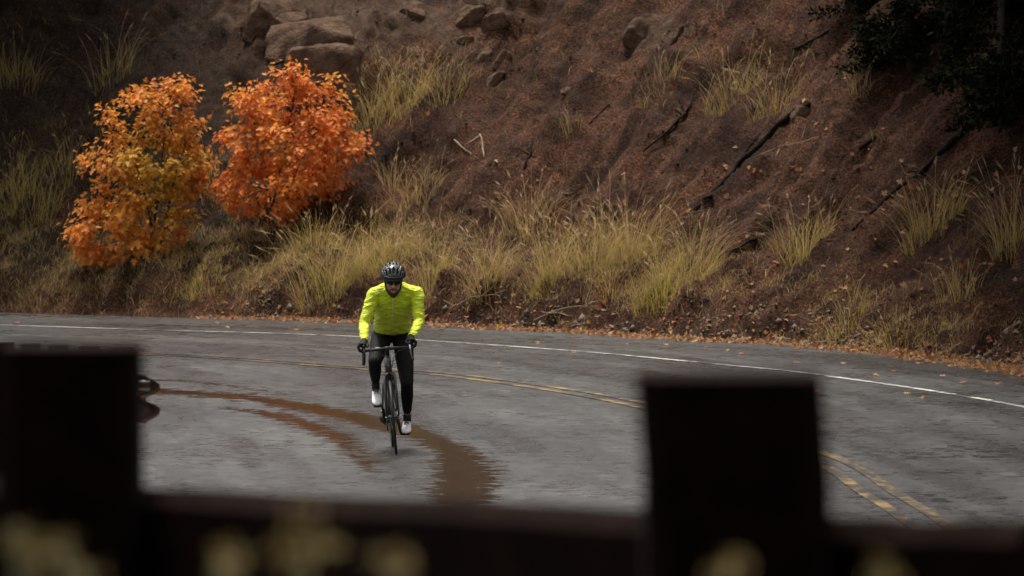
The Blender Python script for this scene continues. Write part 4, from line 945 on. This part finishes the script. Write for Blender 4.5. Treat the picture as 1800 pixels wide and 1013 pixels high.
def hand(mb, ha, s, g=0.0):
    """hand over the brake hood: palm on top, four unequal fingers round the outside, thumb inside"""
    Mx = BM.to_3x3(); c = ha
    mb.ell(c + Mx @ V3((s * .006, .015, .012)), (.042 + g, .048 + g, .026 + g))
    ln = (.90, 1.0, .95, .78)
    for k in range(4):
        y = -.052 + k * .023; a = c + Mx @ V3((s * .030, y, .020)); k_ = ln[k]
        b = c + Mx @ V3((s * .052 * (.8 + .2 * k_), y - .006, -.008)); d = c + Mx @ V3((s * .040, y - .010, -.008 - .036 * k_)); e = c + Mx @ V3((s * .016, y - .012, -.014 - .040 * k_))
        mb.capsule(a, b, .0105 + g, .0098 + g, 8).capsule(b, d, .0098 + g, .009 + g, 8).capsule(d, e, .009 + g, .008 + g, 8)
    a = c + Mx @ V3((-s * .028, .020, .010)); b = c + Mx @ V3((-s * .040, -.015, .000)); d = c + Mx @ V3((-s * .030, -.040, -.012))
    mb.capsule(a, b, .013 + g, .011 + g, 8).capsule(b, d, .011 + g, .009 + g, 8)
def leg(mb, hp, kn, an, g=0.0, calf_to=1.0):
    mid = hp.lerp(kn, .45); mb.capsule(hp, mid, .098 + g, .084 + g); mb.capsule(mid, kn, .084 + g, .060 + g)
    back = V3((0, .018, 0)); c1 = kn.lerp(an, .32) + back; c2 = kn.lerp(an, .7) + back * .4
    mb.capsule(kn, c1, .056 + g, .057 + g); mb.capsule(c1, c2, .057 + g, .040 + g)
    if calf_to > .75: mb.capsule(c2, kn.lerp(an, calf_to), .040 + g, .034 + g)
body = MB(); torso(body, -.012)
for sh, el, wr in ((shR, elR, wrR), (shL, elL, wrL)): arm(body, sh, el, wr, -.010)
for ha, wr, s in ((haR, wrR, -1), (haL, wrL, 1)): body.capsule(wr, ha + V3((0, .01, .01)), .026, .026); hand(body, ha, s, -.001)
for hp, kn, an in ((hipR, kneeR, ankR), (hipL, kneeL, ankL)): leg(body, hp, kn, an, -.008)
for an, pd in ((ankR, pedR), (ankL, pedL)): body.capsule(an, pd + V3((0, -.01, .035)), .028, .016)
body.capsule(V3((-.028, .30, 1.455)), hl(0, -.035, -.055), .062, .056)                # neck
body.ell(hl(0, -.012, .03), (.074, .094, .095), HM).ell(hl(0, .030, -.045), (.063, .062, .072), HM).ell(hl(0, .058, -.098), (.034, .030, .024), HM)
body.capsule(hl(0, .092, .005), hl(0, .112, -.038), .010, .0145, 8).ell(hl(.012, .098, -.040), (.010, .010, .008), HM).ell(hl(-.012, .098, -.040), (.010, .010, .008), HM)   # nose
for s in (-1, 1):
    body.ell(hl(s * .077, -.010, -.012), (.010, .020, .032), HM).ell(hl(s * .040, .070, -.030), (.022, .016, .016), HM)   # ears, cheeks
    body.ell(hl(s * .032, .080, .016), (.020, .012, .008), HM)                          # brows
me = body.remesh('body', .0065, 3); obj('body', me, M_skin, rider)
MB().ell(hl(0, .094, -.072), (.024, .008, .006), HM).build('mouth', M_lip, rider)
for s in (-1, 1): MB().ell(hl(s * .031, .080, .0), (.013, .010, .008), HM).build('eye', simple('eye_white', (.6, .58, .55), .2), rider)
bd = MB().ell(hl(0, .048, -.112), (.046, .042, .034), HM).ell(hl(0, .062, -.130), (.032, .028, .026), HM)
for s in (-1, 1): bd.capsule(hl(s * .068, .010, -.018), hl(s * .058, .034, -.080), .013, .017, 8).capsule(hl(s * .058, .034, -.080), hl(s * .028, .066, -.110), .017, .022, 8).capsule(hl(s * .004, .099, -.061), hl(s * .030, .086, -.074), .006, .007, 8)
me = bd.remesh('beard', .006, 2); obj('beard', me, M_hair, rider)
MB().ell(hl(0, -.045, .0), (.078, .070, .085), HM).build('hair', M_hair, rider)
# sunglasses
gl = empty('sunglasses'); gl.parent = rider
for s in (-1, 1):
    V = []; Fc = []
    for i in range(8):
        a = s * (.06 + i / 7 * .95); ca, sa = math.cos(a), math.sin(a)
        for j, z in enumerate((.019, .004, -.020 + .010 * (i / 7) ** 2)): V.append(hl(.080 * sa, .022 + .087 * ca, z))
    for i in range(7):
        for j in range(2): Fc.append((i * 3 + j, (i + 1) * 3 + j, (i + 1) * 3 + j + 1, i * 3 + j + 1))
    lo = MB().add(V, Fc).build('lens', M_lens, gl); md = lo.modifiers.new('t', 'SOLIDIFY'); md.thickness = .004
    MB().tube([hl(s * .068, .060, .016), hl(s * .081, .02, .012), hl(s * .082, -.02, .004)], .004, 6).build('temple', M_black, gl)
MB().tube([hl(-.07, .066, .019), hl(-.04, .097, .021), hl(0, .110, .018), hl(.04, .097, .021), hl(.07, .066, .019)], .0045, 6).build('bridge', M_black, gl)
# helmet: ribs running front to back with open vents
hm = empty('helmet'); hm.parent = rider
HEC, HER = (0, -.018, .040), (.115, .146, .112)
def hp_(a, b, k=1.0): return hl(HEC[0] + HER[0] * k * math.sin(a), HEC[1] + HER[1] * k * math.cos(a) * math.cos(b), HEC[2] + HER[2] * k * math.cos(a) * math.sin(b))
NA, NB = 56, 48; V = []; Fc = []
for i in range(NA + 1):
    for j in range(NB + 1): V.append(hp_(-math.pi / 2 + math.pi * i / NA, -.10 + (math.pi + .15) * j / NB))
def vent(a, b):
    for ac, hw, b0, b1 in ((0, .085, .42, 1.05), (.36, .085, .36, 1.0), (-.36, .085, .36, 1.0), (.72, .085, .30, .95), (-.72, .085, .30, .95), (0, .08, 1.25, 2.2), (.36, .085, 1.2, 2.2), (-.36, .085, 1.2, 2.2), (.74, .08, 1.15, 2.1), (-.74, .08, 1.15, 2.1), (1.05, .06, .3, 1.2), (-1.05, .06, .3, 1.2)):
        t = (b - b0) / (b1 - b0)
        if 0 < t < 1 and abs(a - ac * (1 - .25 * (1 - t))) < hw * min(1, 4 * t + .3, 4 * (1 - t) + .3): return True
    return False
for i in range(NA):
    for j in range(NB):
        a_, b_ = -math.pi / 2 + math.pi * (i + .5) / NA, -.10 + (math.pi + .15) * (j + .5) / NB
        if not vent(a_, b_): q = i * (NB + 1) + j; Fc.append((q, q + NB + 1, q + NB + 2, q + 1))
so = MB().add(V, Fc).build('shell', M_helmet, hm); md = so.modifiers.new('t', 'SOLIDIFY'); md.thickness = .014; md.offset = -1
MB().ell(hl(HEC[0], HEC[1], HEC[2]), (HER[0] * .86, HER[1] * .86, HER[2] * .86), HM, 24, 14).build('liner', M_liner, hm)
for ac in (.56, -.56): MB().tube([hp_(ac * (1 - .35 * max(0, 1 - b_)), b_, 1.008) for b_ in np.linspace(.18, 1.5, 14)], [.0028] * 14, 6).build('rib', M_ribs, hm)
MB().tube([hp_(a_, .16 + .05 * abs(a_), 1.006) for a_ in np.linspace(-.85, .85, 16)], .0035, 6).build('rib', M_ribs, hm)
V = []; Fc = []
for i in range(11):
    a_ = -1.0 + 2.0 * i / 10; V += [hl(.088 * math.sin(a_), .010 + .100 * math.cos(a_), .040), hl(.090 * math.sin(a_), .020 + .125 * math.cos(a_), .026)]
    if i: Fc.append((2 * i - 2, 2 * i, 2 * i + 1, 2 * i - 1))
vo = MB().add(V, Fc).build('visor', M_liner, hm); md = vo.modifiers.new('t', 'SOLIDIFY'); md.thickness = .004
for s in (-1, 1): MB().tube([hl(s * .082, .01, .03), hl(s * .074, .02, -.05), hl(s * .03, .03, -.128), hl(0, .032, -.133)], .0055, 6).build('strap', M_black, hm)
# jacket
jk = MB(); torso(jk, .004)
for sh, el, wr in ((shR, elR, wrR), (shL, elL, wrL)): arm(jk, sh, el, el.lerp(wr, .93), .002)
jk.capsule(V3((-.028, .295, 1.465)), hl(0, -.03, -.085), .070, .066)                   # collar
me = jk.remesh('jacket', .0075, 3)
n = len(me.vertices); co = np.zeros(n * 3); me.vertices.foreach_get('co', co); co = co.reshape(-1, 3); nr = np.zeros(n * 3); me.vertices.foreach_get('normal', nr); nr = nr.reshape(-1, 3)
keep_z = co[:, 2]
amt = .0025 * fbm(co * np.array([1, 1, 2.6]), 16, 2, 3) + .0085 * ((1 - np.abs(vnoise(np.stack([co[:, 0] * .9, co[:, 1] * .8, co[:, 2] * 2.0 + .9 * np.abs(co[:, 0] + .03)], -1) + .04 * fbm(co, 5, 2, 4)[:, None], 8.5, 8))) ** 3 - .35)
co = co + nr * amt[:, None]; me.vertices.foreach_set('co', co.ravel()); me.update()
bmj = bmesh.new(); bmj.from_mesh(me)                             # clean hem at the waist
bmesh.ops.bisect_plane(bmj, geom=bmj.verts[:] + bmj.edges[:] + bmj.faces[:], plane_co=(0, .70, 1.085), plane_no=(0, .35, -.94), clear_outer=True); bmj.to_mesh(me); bmj.free()
jo = obj('jacket', me, M_jersey, rider); md = jo.modifiers.new('t', 'SOLIDIFY'); md.thickness = .003
jb = BVHTree.FromPolygons([v.co.copy() for v in me.vertices], [tuple(p.vertices) for p in me.polygons])
zp = []
for u in np.linspace(0, 1, 22):
    q = V3((-.034 - .012 * u, -1, 1.40 - .30 * u)); h = jb.ray_cast(q, V3((0, 1, 0)))
    if h[0] is not None: zp.append(h[0] + V3((0, -.002, 0)))
if len(zp) > 3: MB().tube(zp, .0038, 6).build('zip', M_zip, jo)
# tights, socks, shoes, gloves
tg = MB()
tg.loft([((-.055, .86, 1.00), .10, .09, (0, -1, .1)), ((-.055, .80, 1.03), .152, .118, (0, -1, .15)), ((-.055, .72, 1.085), .152, .108, (0, -.9, -.35)), ((-.052, .68, 1.12), .130, .085, (0, -.72, -.69))], 24)
for hp, kn, an, ct in ((hipR, kneeR, ankR, .72), (hipL, kneeL, ankL, .70)): leg(tg, hp, kn, an, .002, ct)
me = tg.remesh('tights', .008, 4); obj('tights', me, M_tights, rider)
for kn, an, pd, s in ((kneeR, ankR, pedR, -1), (kneeL, ankL, pedL, 1)):
    MB().capsule(kn.lerp(an, .84), an, .0385, .037).capsule(an, an.lerp(pd, .45), .037, .034).build('sock', M_sock, rider)
    d = (pd + V3((0, -.055, .018)) - (an + V3((0, .045, -.075)))); heel = an + V3((0, .045, -.070)); toe = pd + V3((s * .004, -.075, .030)); ax = V3((0, .3, 1))
    L_ = lambda u, dz: heel.lerp(toe, u) + V3((0, 0, dz))
    sh = MB().loft([(L_(-.06, .03), .022, .036, ax), (L_(.05, .04), .037, .058, ax), (L_(.25, .046), .039, .068, ax), (L_(.45, .032), .041, .054, ax), (L_(.68, .006), .0475, .033, ax), (L_(.86, .0), .046, .027, ax), (L_(.97, -.004), .036, .020, ax), (L_(1.02, -.006), .018, .010, ax)], 18)
    so = obj('shoe', sh.remesh('shoe', .006, 2), M_shoe, rider)
    ss = empty('tmp'); bpy.data.objects.remove(ss)
    for u, w_ in ((.36, .024), (.46, .026), (.56, .024)):
        c = L_(u, .090 - .085 * (u - .3)); MB().tube([c + V3((-w_, .006, -.012)), c + V3((0, -.004, .004)), c + V3((w_, .006, -.012))], .0048, 6).build('strap', M_lace, so)
    MB().loft([(L_(.0, -.028), .024, .006, (0, 0, 1)), (L_(.4, -.024), .034, .006, (0, 0, 1)), (L_(.72, -.029), .046, .006, (0, 0, 1)), (L_(1.0, -.022), .028, .006, (0, 0, 1))], 14).build('sole', M_black, so)
for ha, wr, s in ((haR, wrR, -1), (haL, wrL, 1)):
    gm_ = MB(); hand(gm_, ha, s, .0022); gm_.capsule(wr, ha + V3((0, .01, .01)), .036, .034); obj('glove', gm_.remesh('glove', .0045, 2), M_glove, rider)

# ------------------------------------------------------------------ near barrier, far guardrail, blossoms by the camera
def world(px, py, Y):
    d = ray(px, py); t = Y / d.y; return V3((d.x * t, Y, CAMH + d.z * t))
bar = tag(empty('timber_barrier', (-.2, 8.2, float(ramp(np.array(8.2))))), 'dark timber barrier of posts and a rail, blurred close to the camera', 'barrier')
def beam(name, p0, p1, hw, hh, parent, seed):
    """rough-sawn beam between two points, slightly uneven, chamfered edges"""
    p0, p1 = V3(p0), V3(p1); t = (p1 - p0).normalized(); up = V3((0, 0, 1)) if abs(t.z) < .8 else V3((0, 1, 0)); a = t.cross(up).normalized(); b = a.cross(t); r_ = random.Random(seed); V = []; Fc = []; ch_ = .028; n = 10
    ring = [(-hw + ch_, -hh), (hw - ch_, -hh), (hw, -hh + ch_), (hw, hh - ch_), (hw - ch_, hh), (-hw + ch_, hh), (-hw, hh - ch_), (-hw, -hh + ch_)]
    for i in range(n + 1):
        c = p0.lerp(p1, i / n); e = r_.uniform(-.007, .007); V += [c + a * (x + e) + b * (z + e * .5) - bar.location for x, z in ring]
    for i in range(n):
        for k in range(8): Fc.append((i * 8 + k, i * 8 + (k + 1) % 8, (i + 1) * 8 + (k + 1) % 8, (i + 1) * 8 + k))
    Fc += [tuple(range(8))[::-1], tuple(range(n * 8, n * 8 + 8))]; return MB().add(V, Fc).build(name, M_timber, parent, False)
tR, tL = world(1285, 657, 7.3), world(128, 607, 9.0)
beam('post', (tR.x, 7.3, 1.5), tR, .125, .115, bar, 1); beam('post', (tL.x, 9.0, 1.5), tL, .115, .115, bar, 2)
tE = world(-420, 560, 10.0); beam('post', (tE.x, 10.0, 1.5), tE, .115, .115, bar, 6)
def railpt(px, py, Y): q = world(px, py, Y); return q - V3((0, 0, .15))
beam('rail', railpt(-420, 820, 10.25), railpt(200, 850, 9.20), .05, .15, bar, 3); beam('rail', railpt(180, 852, 9.20), railpt(1290, 905, 7.52), .05, .15, bar, 4); beam('rail', railpt(1270, 908, 7.50), railpt(1840, 918, 7.05), .05, .15, bar, 5)

gr = empty('guardrail', world(258, 800, 34.0)); tag(gr, 'rusty steel guardrail end with two rounded ribs beside the blurred left post', 'guardrail')
pA, pB = world(256, 702, 34.0), world(-60, 648, 45.0); O = gr.location
dirn = (pB - pA).normalized(); side = V3((dirn.y, -dirn.x, 0)).normalized()
prof = [(-.155, .000), (-.140, .012), (-.120, .045), (-.095, .072), (-.060, .075), (-.035, .050), (-.015, .008), (0, .000), (.015, .008), (.035, .050), (.060, .075), (.095, .072), (.120, .045), (.140, .012), (.155, .000)]
V = []; Fc = []; ns = 24
for i in range(ns + 1):
    c = pA.lerp(pB, i / ns) - O
    for z, x in prof: V.append(c + side * (x * 1.25) + V3((0, 0, z)))
m_ = len(prof)
for i in range(ns):
    for k in range(m_ - 1): Fc.append((i * m_ + k, (i + 1) * m_ + k, (i + 1) * m_ + k + 1, i * m_ + k + 1))
ro = MB().add(V, Fc).build('rail', M_corten, gr); md = ro.modifiers.new('t', 'SOLIDIFY'); md.thickness = .006
for k in range(7):
    c = pA.lerp(pB, .03 + k * .155); top = world(*[(118 - k * 37, 610 - k * 2)][0], c.y).z
    MB().box(V3((c.x, c.y, (top + .1) / 2)) - side * .10 - O, (.065, .085, (top - .1) / 2)).build('post', M_timber, gr, False)
for z in (.11, .06): MB().tube([pA + dirn * .05 + side * .02 + V3((-.05, -.06, z)) - O, pA + dirn * .05 + side * .05 + V3((-.01, -.06, z)) - O], .012, 8).build('bolt', M_galv, gr)

M_flower = simple('yellow_blossom', (0.33, 0.24, 0.075), 0.7, noise=0.4, scale=60)
M_stalk = simple('grey_green_stalk', (0.10, 0.11, 0.05), 0.8)
def blossom_plant(heads, label, seed):
    r = np.random.default_rng(seed); x0 = np.mean([world(h[0], h[1], h[2]).x for h in heads]); y0 = np.mean([h[2] for h in heads]); g0 = float(ramp(np.array(y0))) - .09
    root = tag(empty('flowering_plant', (x0, y0, g0)), label, 'plant', 'out of focus flowers in front of the barrier'); o = root.location
    for x, y, Y, rad in heads:
        t = world(x, y, Y) - o; b = V3((t.x * .25, t.y * .25, 0)); MB().tube([b, b.lerp(t, .5) + V3((.02, 0, .03)), t], [.006, .0045, .003], 6).build('stalk', M_stalk, root)
        n = 90; q = r.normal(0, 1, (n, 3)); q /= np.linalg.norm(q, axis=1)[:, None]; lobes = r.normal(0, .35, (5, 3)) * rad; pos = lobes[r.integers(0, 5, n)] + q * (rad * .65 * r.random(n) ** .5)[:, None] + np.array(t)
        w = np.cross(q, r.normal(0, 1, (n, 3))); w /= np.linalg.norm(w, axis=1)[:, None]; s = (rad * .30 * r.uniform(.6, 1.2, n))[:, None]
        V = np.stack([pos, pos + q * s * .6 + w * s * .4, pos + q * s, pos + q * s * .6 - w * s * .4], 1).reshape(-1, 3)
        tag(obj('flower_head', mesh('flower_head', V, np.arange(n * 4).reshape(n, 4)), M_flower, root), kind='stuff')
blossom_plant([(30, 930, 5.3, 0.016), (112, 955, 5.4, 0.015), (60, 1000, 5.3, 0.020), (150, 1005, 5.5, 0.015)], 'dim blurred yellow flowers in the bottom left corner', 1)
blossom_plant([(392, 990, 5.0, 0.020), (535, 962, 4.9, 0.030)], 'largest blurred yellow flowers at the bottom left of centre', 2)
blossom_plant([(692, 1000, 5.0, 0.022)], 'single round blurred flower at the bottom beneath the cyclist', 3)
blossom_plant([(1272, 1008, 5.0, 0.020)], 'blurred flower at the bottom in front of the right post', 4)
blossom_plant([(1552, 1010, 5.0, 0.019)], 'blurred flower at the bottom right below the rail', 5)

# loose clods and stones lying on the cut slope
r = np.random.default_rng(77); n = 7000; ii = r.integers(0, HP.shape[0], n); jj = r.integers(10, 150, n)
base = np.array([(1, 0, 0), (0, 1, 0), (-1, 0, 0), (0, -1, 0), (0, 0, .8), (0, 0, -.8)]); oc = np.array([(0, 1, 4), (1, 2, 4), (2, 3, 4), (3, 0, 4), (1, 0, 5), (2, 1, 5), (3, 2, 5), (0, 3, 5)])
V = base[None] * r.uniform(.6, 1.4, (n, 6, 1)) * np.minimum(r.gamma(1.6, .008, n) + .006, .026)[:, None, None] * r.uniform(.6, 1.4, (n, 1, 3)) + HP[ii, jj][:, None]
me = mesh('soil_clods', V.reshape(-1, 3), (np.arange(n)[:, None, None] * 6 + oc[None]).reshape(-1, 3)); a = me.attributes.new('sd', 'FLOAT_VECTOR', 'POINT'); a.data.foreach_set('vector', np.repeat(np.stack([HS[ii, jj] * .1, HD[ii, jj], 0 * HD[ii, jj]], -1), 6, 0).astype(np.float32).ravel())
tag(obj('soil_clods', me, M_soil), 'loose red clods and stones scattered over the cut slope', 'clods', kind='stuff')
